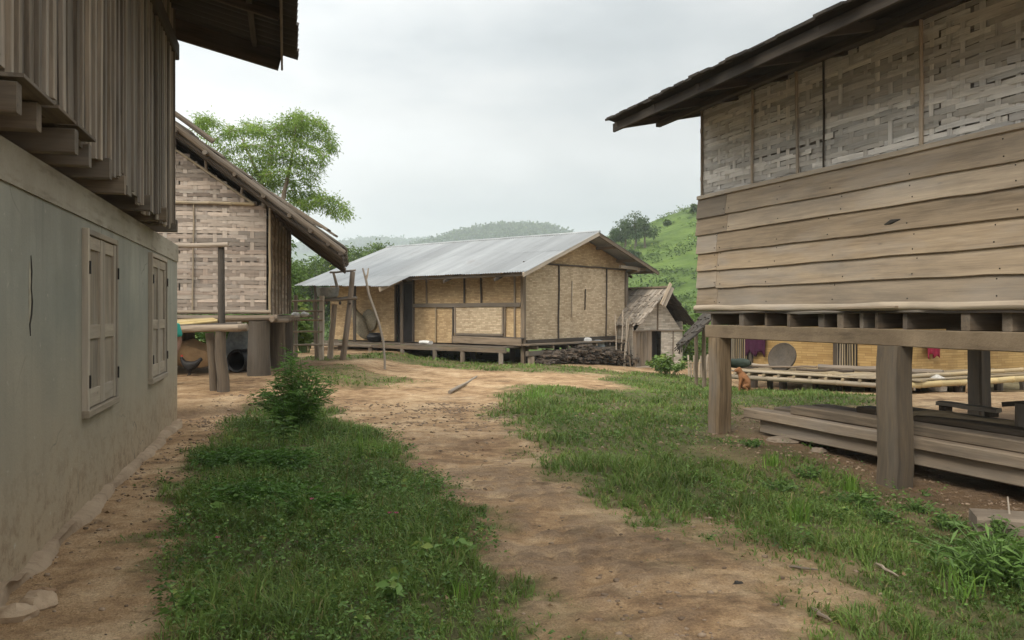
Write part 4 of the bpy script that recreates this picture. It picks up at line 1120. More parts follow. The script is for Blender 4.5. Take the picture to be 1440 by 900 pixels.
# things on the porch of the bamboo house
s = msu(520, 0.05)
c = MP(s, -0.10, 1.28); m = MB(); m.lathe(c, [(0.0, 0.14), (0.10, 0.13), (0.24, 0.09), (0.36, 0.03), (0.40, 0.0), (0.385, -0.01), (0.2, 0.05), (0.0, 0.09)], 24, None, mnl)
tag(m.build("basket", "nylon_net", None, c), "round grey net basket hanging flat on the mat wall beside the dark doorway", "basket")
m = MB()
s = msu(499, 0.5)
prof = []
pts = []
for i in range(13):
    k = i / 12
    pts.append(MP(s + 0.28 - 0.62 * k + 0.05 * math.sin(k * 9), -0.35 - 0.08 * math.sin(k * 5), 1.98 - 1.35 * k))
rsn = [0.03, 0.05, 0.08, 0.11, 0.14, 0.17, 0.20, 0.22, 0.23, 0.22, 0.19, 0.14, 0.06]
m.tube(pts, rsn, 14, 0.16)
single("fishing_net", m, "nylon_net", "grey fishing net hanging in a bundle at the porch corner of the bamboo house", "net")
s = msu(527, 0.55); c = MP(s, -0.55, FZ - 0.03)
m = MB(); m.lathe(c, [(0.0, 0), (0.16, 0.0), (0.26, 0.09), (0.29, 0.19), (0.25, 0.27), (0.20, 0.30), (0.22, 0.33), (0.19, 0.33), (0.17, 0.29), (0.0, 0.27)], 20)
tag(m.build("cooking_pot", "black_plastic", None, c), "black rounded pot standing on the porch below the hanging basket", "pot")
s = msu(598, 0.75); c = MP(s, -0.72, FZ - 0.03)
m = MB(); m.bar(c - Ml * 0.22 + UP * 0.06, c + Ml * 0.22 + UP * 0.06, 0.2, 0.11, UP, ch=0.04, seg=5, wob=0.012)
single("bundle", m, "white_sack", "small white bundle lying on the porch edge right of the doorway", "bundle")

# ------------------------------------------------------------------ small thatched store behind, right
TC = Vector((4.21, 28.5, 0)); Tg = Vector((0.85, 0.527, 0)).normalized(); Tl = Vector((-0.527, 0.85, 0)).normalized()
tz = gz(TC.x + 1, TC.y); 
def TP(s, t, z): return TC + Tl * s + Tg * t + UP * (tz + z)
th_ = thing("thatched_store", TP(1.5, 1.15, 0), "small grey store hut with a steep thatched roof and an open dark door", "hut")
TW = 2.35; APX = 2.78; SLP = 1.02
def troof(t): return APX - SLP * abs(t - TW / 2)
m = MB(); t = 0.0
def tub(u): k = (u - 720) / F; return (k * TC.y - TC.x) / (Tg.x - k * Tg.y)
td0, td1 = tub(918), tub(930)
while t < TW - 0.02:
    e = min(t + random.uniform(0.14, 0.22), TW); mid = (t + e) / 2
    if mid < td0 and e > td0: e = td0
    if td0 <= mid and mid < td1: t = td1; continue
    zt = min(1.32, troof(mid) - 0.05)
    if mid < td0: m.bar(TP(0, (t + e) / 2, 0.02), TP(0, (t + e) / 2, zt), 0.025, e - t - 0.01, Tg, ch=0.002, tint=random.random())
    t = e
m.build("door_boards", "wood_grey", th_)
panel("front_mat", TP(0, td1, -tz), Tg, TW - td1, tz + 0.02, tz + 1.32, "mat_grey", th_, 0.6, -Tl)
pts = [TP(-0.01, 0.12, 1.33), TP(-0.01, TW - 0.1, 1.33), TP(-0.01, TW / 2, APX - 0.2)]
m = MB(); m.slab(pts, Tl * 0.03, 0.6, lambda p: (p.dot(Tg), p.z, 0)); m.build("gable_mat", "mat_grey", th_, smooth=0)
mb_("rail", "wood_grey", (TP(-0.03, 0.0, 1.32), TP(-0.03, TW + 0.05, 1.32), 0.04, 0.05, {"seg": 6, "wob": 0.008}), parent=th_)
mb_("batten", "wood_grey", (TP(-0.03, 1.12, 1.35), TP(-0.03, 1.14, 2.5), 0.03, 0.05, {"up": Tg}), (TP(-0.03, 1.85, 0.05), TP(-0.03, 1.87, 1.3), 0.02, 0.04, {"up": Tg}), parent=th_)
mb_("doorstep", "wood_pale", (TP(-0.15, -0.1, 0.03), TP(-0.2, 1.5, 0.06), 0.22, 0.07), parent=th_)
panel("side_wall", TP(0, 0.0, -tz), Tl, 3.2, tz, tz + 1.75, "mat_grey", th_, 0.4, -Tg)
panel("side_wall", TP(0, TW, -tz), Tl, 3.2, tz, tz + 1.75, "mat_grey", th_, 0.4, Tg)
panel("back_wall", TP(3.2, 0.0, -tz), Tg, TW, tz, lambda a: tz + troof(a) - 0.05, "mat_grey", th_, 0.4, Tl)
panel("door", TP(0.25, td0 - 0.02, -tz), Tg, td1 - td0 + 0.04, tz + 0.02, tz + 1.3, "opening_dark", th_, 0.4, -Tl)  # near-black sheet painted for the unlit inside of the open doorway
def thatch_side(sgn):
    m = MB(); lay = 0
    d = 0.0; L = 1.85
    while d < L:
        s = -0.55
        while s < 3.5:
            wd = random.uniform(0.05, 0.14); d0 = d + jit(0.04); d1 = min(d0 + random.uniform(0.34, 0.52), L + jit(0.08)); lift = 0.05
            dd = 1 / math.hypot(1, SLP)
            def q(dist, up): return TP(s + wd / 2 + jit(0.02), TW / 2 + sgn * dist * dd, APX - SLP * dist * dd + up)
            m.bar(q(d0, lift * 0.2 + 0.03), q(d1, lift + 0.03 + jit(0.02)), wd, 0.03, UP, ch=0.004, tint=None)
            s += wd * 0.9
        d += 0.27
    return m
m = thatch_side(-1); rt = m.build("roof", "thatch", th_)
thatch_side(1).build("back_pitch", "thatch_dark", rt)
mb_("ridge_board", "wood_grey", (TP(-0.6, TW / 2 - 0.03, APX + 0.08), TP(3.5, TW / 2 - 0.03, APX + 0.06), 0.12, 0.07, {"seg": 6, "wob": 0.01}), parent=th_)
mb_("barge_board", "wood_pale", (TP(-0.58, TW / 2 + 0.06, APX + 0.20), TP(-0.62, TW / 2 - 0.42, APX - 0.55), 0.04, 0.13), (TP(-0.55, TW / 2 + 0.18, APX + 0.05), TP(-0.55, TW / 2 - 0.22, APX - 0.6), 0.04, 0.13), parent=th_)
mb_("eave_shelf", "wood_grey", (TP(-0.1, -0.42, 0.93), TP(0.5, -0.42, 0.93), 0.3, 0.05), (TP(-0.1, -0.2, 0.05), TP(-0.1, -0.30, 0.95), 0.05, 0.05), parent=th_)
for k, (t0, t1, h, s) in enumerate(((-0.62, -0.35, 2.05, -0.12), (-0.55, -0.20, 1.75, -0.2), (-0.72, -0.62, 1.9, -0.05), (-0.66, -0.16, 1.85, -0.26))):
    a = TP(s, t0, -0.05); b = TP(s + 0.25, t1, h)
    m = MB(); m.pole(a, b, 0.022 + 0.006 * (k % 2), 7, 5, 0.02)
    single("leaning_pole", m, "wood_pale", ["longest bamboo pole leaning on the thatched store eave", "shorter slanted bamboo pole leaning on the thatched store",
           "nearly upright bamboo pole between the big house corner and the store", "most slanted of the poles leaning on the thatched store"][k], "pole", "poles leaning on the thatched store")

# ------------------------------------------------------------------ left: hut with plaited gable on thick stumps
HO = Vector((-5.03, 17.0, 0)); Hd = Vector((-0.19, 0.982, 0)).normalized(); He = Vector((-0.982, -0.19, 0)).normalized()
def HP(a, b, z): return HO + He * a + Hd * b + UP * z      # a along the gable to the left, b to the back
hh = thing("woven_hut", HP(2.5, 2.5, 0.25), "hut with a plaited strip gable on thick tree stumps, left of the lane", "hut")
HF = 1.52
def hroof(a): return 3.90 + 0.745 * a if a <= 2.5 else 3.90 + 0.745 * (5 - a)
m = MB()
weave(m, HP(5, 0, HF), -He, UP, -Hd, 5.0, lambda u: (2.27 if (5 - u) < 0.35 or u < 0.35 else 2.25 + 0.70 * min(5 - u - 0.3, u - 0.3) + 0.05), 52, 0.078, 0.19, 0.088, 0.007, gap=-0.12, miss=0.05)
m.build("gable_wall", "weave_pink", hh, smooth=0)
m = MB()
weave(m, HP(0, 0, HF), Hd, UP, -He, 5.0, lambda u: 2.15, 27, 0.08, 0.19, 0.10, 0.007, gap=-0.12)
m.build("side_wall", "weave_pink", hh, smooth=0)
panel("inner_wall", HP(5, 0, 0), Hd, 5.0, HF, 3.75, "mat_grey", hh, 0.4, He)
panel("inner_wall", HP(0, 5, 0), He, 5.0, HF, lambda a: hroof(a) + 0.02, "mat_grey", hh, 0.4, Hd)
m = MB(); m.bar(HP(2.5, -0.05, HF - 0.05), HP(2.5, 5.05, HF - 0.05), 5.1, 0.06, UP); m.build("floor", "wood_dark", hh)
def hpole(name, mat, a, b, r, **k):
    m = MB(); m.pole(a, b, r, **k); return m.build(name, mat, hh)
hpole("wall_pole", "bamboo", HP(0.32, -0.04, 3.80), HP(4.7, -0.04, 3.80), 0.035, joints=0.4, wob=0.006)
hpole("gable_pole", "bamboo", HP(0.30, -0.03, 3.79), HP(2.5, -0.03, 5.32), 0.026, joints=0.5, wob=0.004)
hpole("gable_pole", "bamboo", HP(4.7, -0.03, 3.79), HP(2.5, -0.03, 5.32), 0.026, joints=0.5, wob=0.004)
hpole("batten", "bamboo", HP(1.52, -0.03, HF), HP(1.5, -0.03, 3.78), 0.016)
hpole("corner_pole", "bamboo", HP(0.0, -0.03, HF - 0.03), HP(0.0, -0.03, 3.85), 0.028)
hpole("corner_pole", "wood_log", HP(-0.02, 5, HF), HP(-0.02, 5, 3.8), 0.05)
for b in (0.12, 0.9, 1.7, 2.5, 3.4, 4.3): hpole("batten", "wood_grey", HP(-0.02, b, HF), HP(-0.02, b + 0.02, 3.72), 0.02)
hpole("sill_log", "wood_log", HP(-0.16, -0.10, HF - 0.07), HP(5.1, -0.10, HF - 0.07), 0.062, seg=8, wob=0.012)
hpole("sill_log", "wood_log", HP(-0.06, -0.25, HF - 0.10), HP(-0.06, 5.3, HF - 0.08), 0.06, seg=8, wob=0.012)
hpole("sill_log", "wood_pale", HP(-0.02, -0.06, HF + 0.05), HP(5.0, -0.06, HF + 0.045), 0.035, seg=8, wob=0.008)
for b in (0.6, 1.3, 2.1, 2.9, 3.7, 4.5): hpole("floor_joist", "wood_log", HP(-0.32, b, HF - 0.13), HP(5.1, b, HF - 0.13), 0.045, seg=6, wob=0.01)
for a, b, r in ((0.22, 0.0, 0.235), (0.06, 2.3, 0.20), (0.02, 4.3, 0.20), (2.5, 0.1, 0.22), (4.8, 0.1, 0.22), (2.5, 2.4, 0.2), (4.8, 2.4, 0.2), (2.5, 4.6, 0.2), (4.8, 4.6, 0.2)):
    p = HP(a, b, 0); z = gz(p.x, p.y)
    m = MB(); m.tube([p + UP * (z - 0.2), p + UP * (z + 0.1), p + UP * (z + 0.5) + Vector((jit(.02), jit(.02), 0)), p + UP * (z + 0.9), p + UP * (HF - 0.14)], [r * 1.08, r * 1.0, r * 0.96, r * 0.90, r * 0.95], 14, 0.04)
    m.build("stump", "wood_weathered", hh)
p = HP(0.14, 1.3, 0); m = MB(); m.pole(p + UP * 0.2, p + Vector((-0.08, 0, 1.2)), 0.05); m.build("prop", "wood_log", hh)
# roof: split bamboo and thatch in thick layers
def hr(a, b, dz=0): return HP(a, b, hroof(a) + dz)
m = MB()
L0, L1 = -1.48, 2.5; dd = math.hypot(1, 0.745)
for lay, (dz, e) in enumerate(((0.02, 0.0), (0.085, 0.05))):
    a = L0 - e
    while a < 2.4:
        a1 = min(a + random.uniform(0.5, 0.7), 2.5)
        b = -0.62 + jit(0.05)
        while b < 5.5:
            wd = random.uniform(0.07, 0.13)
            m.bar(hr(a + jit(0.05), b + wd / 2, dz + 0.05), hr(a1 + 0.05, b + wd / 2, dz + jit(0.012)), wd * 0.98, 0.045, UP, ch=0.008)
            b += wd
        a = a1
hrf = m.build("roof", "thatch_mid", hh)
m = MB(); m.slab([HP(2.5, -0.6, hroof(2.5)), HP(2.5, 5.5, hroof(2.5)), HP(6.5, 5.5, hroof(6.5)), HP(6.5, -0.6, hroof(6.5))], (0, 0, 0.12)); m.build("back_pitch", "thatch_dark", hrf)
hpole("verge_pole", "wood_weathered", hr(-1.52, -0.70, -0.01), hr(2.5, -0.70, 0.02), 0.062, seg=8, wob=0.012)
hpole("verge_pole", "wood_dark", hr(-1.5, -0.60, -0.13), hr(2.5, -0.60, -0.10), 0.045, seg=8, wob=0.012)
hpole("verge_pole", "wood_weathered", hr(1.0, -0.74, 0.27), hr(2.5, -0.74, 0.25), 0.05, seg=6, wob=0.012)
for a in (-1.45, -1.2, -0.85, -0.45, 0.05, 0.6, 1.15, 1.7, 2.25): hpole("purlin", "wood_weathered" if a > -0.5 else "wood_dark", hr(a, -0.80 + jit(0.06), -0.07), hr(a, 5.5, -0.07), random.uniform(0.032, 0.05))
for b in (-0.35, 0.9, 2.2, 3.6, 5.0): hpole("rafter", "wood_dark", hr(-1.5, b, -0.14), hr(2.5, b, -0.14), 0.045)
for a in (0.55, 1.25, 1.85): hpole("strut", "wood_log", HP(a, -0.1, 3.85 + 0.70 * (a - 0.35)), hr(a, -0.1, -0.15), 0.028)
hpole("strut", "wood_log", HP(1.0, 0.2, hroof(0.7) - 0.35), HP(2.4, 0.2, hroof(0.7) - 0.33), 0.035)
hpole("strut", "wood_log", HP(0.12, -0.02, 3.72), hr(0.12, -0.02, -0.1), 0.05)
# loose boards on the lower roof
for k, (a0, a1, b0, dz) in enumerate(((-1.15, 0.1, 1.6, 0.30), (-1.30, 0.0, 2.2, 0.34), (-0.9, 0.2, 2.9, 0.33))):
    m = MB(); m.bar(hr(a0, b0, dz + 0.10), hr(a1, b0 + 0.2, dz), 0.42, 0.05, UP); m.build("roof_board", "wood_grey", hrf)
# ------------------------------------------------------------------ right background: yellow bamboo house with platform
def YG(x, y): return gz(x, y)
yh = thing("yellow_house", (9.5, 20.5, -0.4), "low house of fresh yellow bamboo matting with a slatted platform, seen under the stilt house", "house")
W0, W1, W2 = Vector((6.05, 21.7, 0)), Vector((8.85, 18.6, 0)), Vector((13.2, 20.6, 0))
YZ = 0.16
d1 = (W1 - W0).normalized(); n1 = Vector((-d1.y, d1.x, 0)); n1 = n1 if n1.y < 0 else -n1
d2 = (W2 - W1).normalized(); n2 = Vector((d2.y, -d2.x, 0)); n2 = n2 if n2.y < 0 else -n2
panel("mat_wall", W0, d1, (W1 - W0).length, YZ, 2.1, "mat_yellow", yh, 0.6, n1)
panel("mat_wall", W1, d2, (W2 - W1).length, YZ, 2.1, "mat_yellow", yh, 0.7, n2)
B1 = Vector((12.0, 26.0, 0)); B0 = Vector((8.6, 24.3, 0))
panel("back_wall", W0, (B0 - W0).normalized(), (B0 - W0).length, YZ, 2.1, "mat_yellow", yh, 0.5, Vector((-1, 0, 0)))
panel("back_wall", W2, (B1 - W2).normalized(), (B1 - W2).length, YZ, 2.1, "mat_yellow", yh, 0.5, Vector((1, 0, 0)))
def ysu(u): k = (u - 720) / F; return (k * W0.y - W0.x) / (d1.x - k * d1.y)
def ysu2(u): k = (u - 720) / F; return (k * W1.y - W1.x) / (d2.x - k * d2.y)
# slatted openings
def slats(sa, sb, z0, z1):
    m = MB(); s = sa
    while s < sb:
        m.pole(W0 + d1 * s + n1 * 0.05 + UP * (z0 + jit(0.02)), W0 + d1 * (s + jit(0.02)) + n1 * 0.05 + UP * z1, 0.016, 6, 2, 0.004); s += 0.062
    o = m.build("slat_window", "bamboo", yh)
    m = MB(); m.bar(W0 + d1 * (sa - 0.04) + n1 * 0.01 + UP * z0, W0 + d1 * (sa - 0.04) + n1 * 0.01 + UP * z1, 0.05, 0.09, d1); m.bar(W0 + d1 * sa + n1 * 0.012 + UP * ((z0 + z1) / 2), W0 + d1 * sb + n1 * 0.012 + UP * ((z0 + z1) / 2), 0.012, z1 - z0, UP)
    m.build("dark_opening", "opening_dark", o)  # near-black bars on the wall, painted for the dark behind the slats
slats(ysu(1028), ysu(1053), YZ + 0.05, 1.5)
slats(ysu(1179), ysu(1206), YZ + 0.05, 1.5)
for u in (1057, 1176): mb_("wall_post", "wood_dark", (W0 + d1 * ysu(u) + n1 * 0.03 + UP * YZ, W0 + d1 * ysu(u) + n1 * 0.03 + UP * 2.1, 0.09, 0.10, {"up": d1}), parent=yh)
# platform: slats over poles
PA, PB, PC = Vector((5.15, 19.15, 0)), Vector((8.0, 16.35, 0)), Vector((12.4, 18.5, 0))
m = MB(); e1 = (PB - PA).normalized(); L = (PB - PA).length; inn = -n1
k = 0.0
while k < 2.3:
    m.bar(PA + inn * k - e1 * 0.1 + UP * (0.19 + jit(0.008)), PA + inn * k + e1 * (L + 0.15) + UP * (0.19 + jit(0.008)), 0.085, 0.02, UP, ch=0.003, seg=6, wob=0.004); k += 0.095
m.build("platform_deck", "bamboo", yh)
for k in np.arange(0.1, L, 0.36):
    m = MB(); m.pole(PA + e1 * float(k) - inn * 0.06 + UP * 0.14, PA + e1 * float(k) + inn * 2.3 + UP * 0.14, 0.035); m.build("platform_joist", "bamboo", yh)
m = MB(); m.pole(PA - e1 * 0.1 - inn * 0.02 + UP * 0.07, PB + e1 * 0.05 - inn * 0.02 + UP * 0.06, 0.055, 8, 8, 0.01, joints=0.5); m.build("edge_pole", "bamboo", yh)
m = MB(); m.pole(PA + e1 * 1.2 + inn * 1.75 + UP * 0.27, PB + inn * 1.6 + UP * 0.28, 0.06, 8, 8, 0.012); m.build("edge_pole", "wood_log", yh)
e2 = (PC - PB).normalized(); n2i = Vector((-e2.y, e2.x, 0)); L2 = (PC - PB).length
m = MB(); k = 0.0
while k < 2.1:
    m.bar(PB + n2i * k - e2 * 0.3 + UP * (0.20 + jit(0.01)), PB + n2i * k + e2 * (L2 - random.random() * 0.25) + UP * (0.20 + jit(0.01)), 0.09, 0.02, UP, ch=0.003); k += 0.1
m.build("platform_deck", "bamboo", yh)
m = MB(); m.pole(PB - e2 * 0.4 - n2i * 0.02 + UP * 0.10, PC - n2i * 0.02 + UP * 0.12, 0.07, 10, 8, 0.01, joints=0.55); m.build("edge_pole", "bamboo_fresh", yh)
m = MB(); m.pole(PB - e2 * 0.4 + n2i * 0.25 + UP * 0.26, PC + e2 * 0.2 + n2i * 0.25 + UP * 0.28, 0.045, 10, 8, 0.01, joints=0.55); m.build("edge_pole", "bamboo", yh)
for P_, k, r, mt in ((PA + e1 * 0.5, 0.8, 0.07, "wood_dark"), (PA + e1 * 1.55, 0.6, 0.15, "wood_log"), (PA + e1 * 1.9, 1.3, 0.06, "wood_dark"), (PA + e1 * 2.6, 1.2, 0.06, "wood_dark"), (PA + e1 * 3.35, 0.4, 0.13, "wood_log"), (PB + e2 * 1.1, 0.5, 0.09, "wood_dark"), (PB + e2 * 4.0, 0.4, 0.10, "bamboo")):
    q = P_ + inn * k; z = gz(q.x, q.y); m = MB(); m.pole(q + UP * (z - 0.2), q + UP * 0.13, r, 10); m.build("stilt", mt, yh)
for a, b, k in ((W0, W1, 5), (W1, W2, 5)):
    for i in range(k):
        q = a.lerp(b, (i + 0.5) / k) + UP * 0; z = gz(q.x, q.y); m = MB(); m.pole(q + UP * (z - 0.2), q + UP * YZ, 0.10); m.build("stilt", "wood_dark", yh)
m = MB(); m.slab([W0 + UP * (YZ - .08), W1 + UP * (YZ - .08), W2 + UP * (YZ - .08), B1 + UP * (YZ - .08), B0 + UP * (YZ - .08)], (0, 0, 0.06)); m.build("floor", "wood_dark", yh)
# roof: thatch hipped over, with a ragged low wing at the left
def thatch_plane(mb, A, B, C, D, rows, step=0.11, th=0.04):    # A-B eave, D-C ridge
    A, B, C, D = map(Vector, (A, B, C, D)); L = (B - A).length
    for r in range(rows):
        k0 = max(0, r / rows - 0.03); k1 = min(1, (r + 1.4) / rows); s = 0.0
        while s < L:
            wd = random.uniform(step * 0.6, step * 1.3); u = min(1, (s + wd / 2) / L)
            e0_ = A.lerp(B, u); e1_ = D.lerp(C, u); kk = k0 + jit(0.3 / rows) - (0.05 if r == 0 else 0)
            mb.bar(e0_.lerp(e1_, kk) + UP * 0.05, e0_.lerp(e1_, k1) + UP * jit(0.01), wd, th, UP, ch=0.004); s += wd * 0.92
m = MB()
apex1, apex2 = Vector((8.9, 22.0, 3.9)), Vector((11.2, 23.2, 3.9))
thatch_plane(m, (5.5, 21.1, 1.95), (8.8, 17.7, 2.0), apex2, apex1, 7, 0.22)
thatch_plane(m, (8.8, 17.7, 2.0), (13.9, 20.1, 2.0), apex2, apex2 - Vector((0.3, 0, 0)), 7, 0.22)
thatch_plane(m, (7.9, 25.6, 1.9), (5.5, 21.1, 1.95), apex1, apex1 + Vector((0.3, 0.2, 0)), 7, 0.22)
yr = m.build("roof", "thatch_dark", yh)
m = MB()
thatch_plane(m, px(957, 484, 19.6), px(972, 478, 18.4), px(1012, 438, 18.4), px(992, 441, 20.4), 4, 0.16)
for k in range(26):
    k2 = random.random(); a = px(958 + 14 * k2, 482 - 6 * k2, 19.6 - 1.2 * k2); m.pole(a, a + Vector((-0.12 + jit(0.1), -0.05, -0.08 - random.random() * 0.2)), 0.012, 5, 2)
m.build("low_wing", "thatch_dark", yr)
q = px(990, 456, 19.6); m = MB(); m.pole(Vector((q.x, q.y, gz(q.x, q.y) - .1)), q, 0.05); m.build("wing_post", "wood_grey", yh)
q = px(979, 462, 20.2); m = MB(); m.pole(Vector((q.x, q.y, gz(q.x, q.y) - .1)), q, 0.045); m.build("wing_post", "wood_grey", yh)

plain("sack_pale", (0.42, 0.39, 0.34), 0.8, 0.35, 16)
wood("tray_brown", (0.050, 0.038, 0.027), (0.115, 0.090, 0.064), grain=(20, 20, 20))
# things around the yellow house
def hang_cloth(name, c, d, nrm, w_, h_, mat, label):
    m = MB(); nx_, nz_ = 14, 8; vv = []; g0 = random.random() * 9
    for j in range(nz_ + 1):
        for i in range(nx_ + 1):
            u = i / nx_ - 0.5; k = j / nz_
            vv.append(c + d * (u * w_ * (1 - 0.08 * k)) - UP * (h_ * k * (1 + 0.12 * math.sin(i * 0.9 + g0))) + nrm * (0.02 + 0.03 * math.sin(i * 1.3 + g0) * (0.3 + k)))
    ff = [(j * (nx_ + 1) + i, j * (nx_ + 1) + i + 1, (j + 1) * (nx_ + 1) + i + 1, (j + 1) * (nx_ + 1) + i) for j in range(nz_) for i in range(nx_)]
    m.add(vv, ff); o = single(name, m, mat, label, "cloth", smooth=180)
    md = o.modifiers.new("thickness", 'SOLIDIFY'); md.thickness = 0.012
    return o
c = W0 + d1 * ysu(1066) + n1 * 0.10
hang_cloth("cloth", Vector((c.x, c.y, 1.10)), d1, n1, 0.62, 0.62, "purple_cloth", "dark purple cloth hanging on the yellow mat wall, nearest the corner post")
c = W1 + d2 * ysu2(1306) + n2 * 0.10
hang_cloth("cloth", Vector((c.x, c.y, 1.05)), d2, n2, 0.46, 0.50, "crimson_cloth", "crimson cloth hanging on the yellow mat wall beyond the big square post")
c = px(1101, 503, 19.4); nrm = (n1 * 0.9 + UP * 0.35).normalized()
m = MB(); m.lathe(c, [(0.0, 0.03), (0.15, 0.035), (0.31, 0.05), (0.34, 0.075), (0.355, 0.07), (0.355, 0.02), (0.33, 0.0), (0.0, -0.005)], 30, None, nrm)
tag(m.build("winnowing_tray", "tray_brown", None, c), "round brown winnowing tray leaning on the platform before the yellow wall", "tray")
c = px(1037, 508, 19.9); c.z = 0.24
m = MB(); m.tube([c + e1 * (-0.35 + 0.1 * i) + UP * (0.09 + jit(0.01)) for i in range(8)], [0.06, 0.10, 0.115, 0.12, 0.12, 0.11, 0.10, 0.05], 10, 0.10)
single("rolled_sheet", m, "green_sheet", "dark green rolled sheet lying at the left end of the bamboo platform", "sheet")
for i, (u, v, dy) in enumerate(((1075, 509, 19.8), (1150, 519, 18.2), (1085, 514, 19.4))):
    c = px(u, v, dy); c.z = 0.24
    m = MB(); m.pole(c - e1 * 0.5 + UP * 0.03, c + e1 * (0.5 + 0.3 * i) + UP * (0.04 + 0.02 * i), 0.035 - 0.006 * i, 8, 6, 0.02)
    single("wood_pole", m, ("wood_pale", "wood_dark", "wood_log")[i], ["pale short pole lying on the platform behind the winnowing tray", "dark long pole lying on the platform right of the winnowing tray", "brown pole lying on the platform at the foot of the winnowing tray"][i], "pole", "poles on the bamboo platform")
# sacks and stump behind the second post
q = px(1318, 556, 16.9); q.z = gz(q.x, q.y)
single("sack", sackmesh((q.x, q.y, q.z), 0.36, 0.3, 0.36, 0, 0.25), "sack_pale", "white knotted sack on the ground beyond the big square post", "sack")
q = px(1367, 556, 16.6); q.z = gz(q.x, q.y)
single("sack", sackmesh((q.x, q.y, q.z), 0.24, 0.22, 0.20, 0, 0.4), "tarp_brown", "small pale brown sack on the ground beside the inner post", "sack")

# picket fence by the store
fq0, fq1 = ghit(969, 531), ghit(1003, 530)
fn = thing("picket_fence", (fq0 + fq1) / 2, "short fence of uneven upright bamboo pickets beside the thatched store", "fence")
for i in range(11):
    k = i / 10; b = fq0.lerp(fq1, k); hgt = random.uniform(0.50, 0.72)
    one("bar", b + UP * -0.05, b + UP * hgt + Vector((jit(0.03), 0, 0)), 0.02, 0.05, Vector((1, 0, 0)), ch=0.004).build("picket", "wood_pale", fn)
for z in (0.2, 0.45): one("pole", fq0 + UP * z, fq1 + UP * (z + jit(0.03)), 0.015).build("fence_rail", "bamboo", fn)

# ------------------------------------------------------------------ under the stilt house: heavy timbers
def TQ(s, o, z): return RP(s, o, z)
Ti = [  # s0, s1, offset, z centre, width, height, label
 (0.40, 9.0, -0.45, 0.080, 0.20, 0.165, "wood_grey", "lowest front timber of the stack under the stilt house, its underside in the dark"),
 (0.18, 9.0, -0.39, 0.225, 0.24, 0.120, "wood_grey", "long front timber of the stack, sticking out farthest past the others"),
 (0.93, 9.0, -0.51, 0.340, 0.26, 0.105, "wood_grey", "top front timber of the stack, lying back from the long one"),
 (0.33, 9.0, -0.75, 0.255, 0.26, 0.10, "wood_grey", "second timber back in the stack, level with the long front one"),
 (0.73, 9.0, -1.03, 0.270, 0.24, 0.11, "wood_grey", "third timber back in the stack, its end between two longer ones"),
 (0.40, 9.0, -1.31, 0.265, 0.25, 0.11, "wood_weathered", "dark weathered timber in the middle of the stack"),
 (0.88, 9.0, -1.59, 0.280, 0.24, 0.11, "wood_grey", "timber near the back of the stack with a squared end"),
 (1.23, 9.0, -1.87, 0.285, 0.25, 0.12, "wood_weathered", "rearmost dark timber of the stack under the stilt house"),
 (1.38, 9.0, -1.08, 0.370, 0.22, 0.07, "wood_weathered", "thin dark plank lying on top of the middle of the stack"),
]
for s0, s1, o, z, wd, hg, mt, lab in Ti:
    m = MB(); m.bar(TQ(s0, o, z + 0.03), TQ(s1, o - 0.04, z + 0.015 + jit(0.008)), wd, hg, UP, ch=0.012, seg=16, wob=0.004)
    single("timber", m, mt, lab, "timber", "timbers stacked under the stilt house")
for s in (1.6, 3.9, 6.5):
    m = MB(); b = TQ(s, -0.8, 0); zb = gz(b.x, b.y); hb = max(0.05, 0.0 - zb + 0.02); m.bar(TQ(s, -0.55, zb + hb / 2 - .02), TQ(s, -2.0, zb + hb / 2 - .02), 0.16, hb, UP, ch=0.01)
    single("bearer", m, "wood_dark", {1.6: "short cross log under the far end of the timber stack", 3.9: "cross log under the timber stack beside the big square post", 6.5: "cross log under the near end of the timber stack"}[s], "log", "logs bearing the timber stack")
m = MB(); P = [px(1285, 583, 9.0), px(1310, 582, 8.9), px(1335, 584, 8.75), px(1360, 590, 8.6), px(1385, 598, 8.45), px(1410, 602, 8.35), px(1450, 604, 8.2)]
P = [Vector((p.x, p.y, max(p.z, 0.42))) for p in P]
m.tube(P, [0.04, 0.045, 0.047, 0.045, 0.043, 0.042, 0.04], 10, 0.05)
single("bent_pole", m, "bamboo", "bent tan pole lying across the top of the timber stack", "pole")
m = MB(); a, b = px(1320, 566, 9.5), px(1405, 578, 9.0); m.bar(a, b, 0.16, 0.045, UP, ch=0.006, seg=4, wob=0.003)
single("plank", m, "wood_pale", "pale plank resting crosswise on the timbers between post and inner post", "plank")
pk = m.base()
for i, c in enumerate((a.lerp(b, 0.12), a.lerp(b, 0.88))):
    m = MB(); m.bar(Vector((c.x, c.y, 0.40)), Vector((c.x, c.y, c.z - 0.02)), 0.09, 0.12, Vector((1, 0, 0)), ch=0.01)
    single("block", m, "wood_dark", ["dark block propping the left end of the crosswise plank", "dark block propping the right end of the crosswise plank"][i], "block", "blocks under the crosswise plank")
bn = thing("work_bench", px(1450, 628, 8.0), "low rough wooden bench at the right edge, beside the timber stack", "bench")
one("bar", px(1424, 568, 8.6), px(1490, 564, 8.1), 0.30, 0.05, UP).build("seat", "wood_dark", bn)
for u, dy in ((1434, 8.15), (1470, 8.0)):
    a = px(u, 568, dy); one("bar", Vector((a.x, a.y, gz(a.x, a.y) - .02)), a, 0.06, 0.07, Vector((1, 0, 0))).build("leg", "wood_grey", bn)
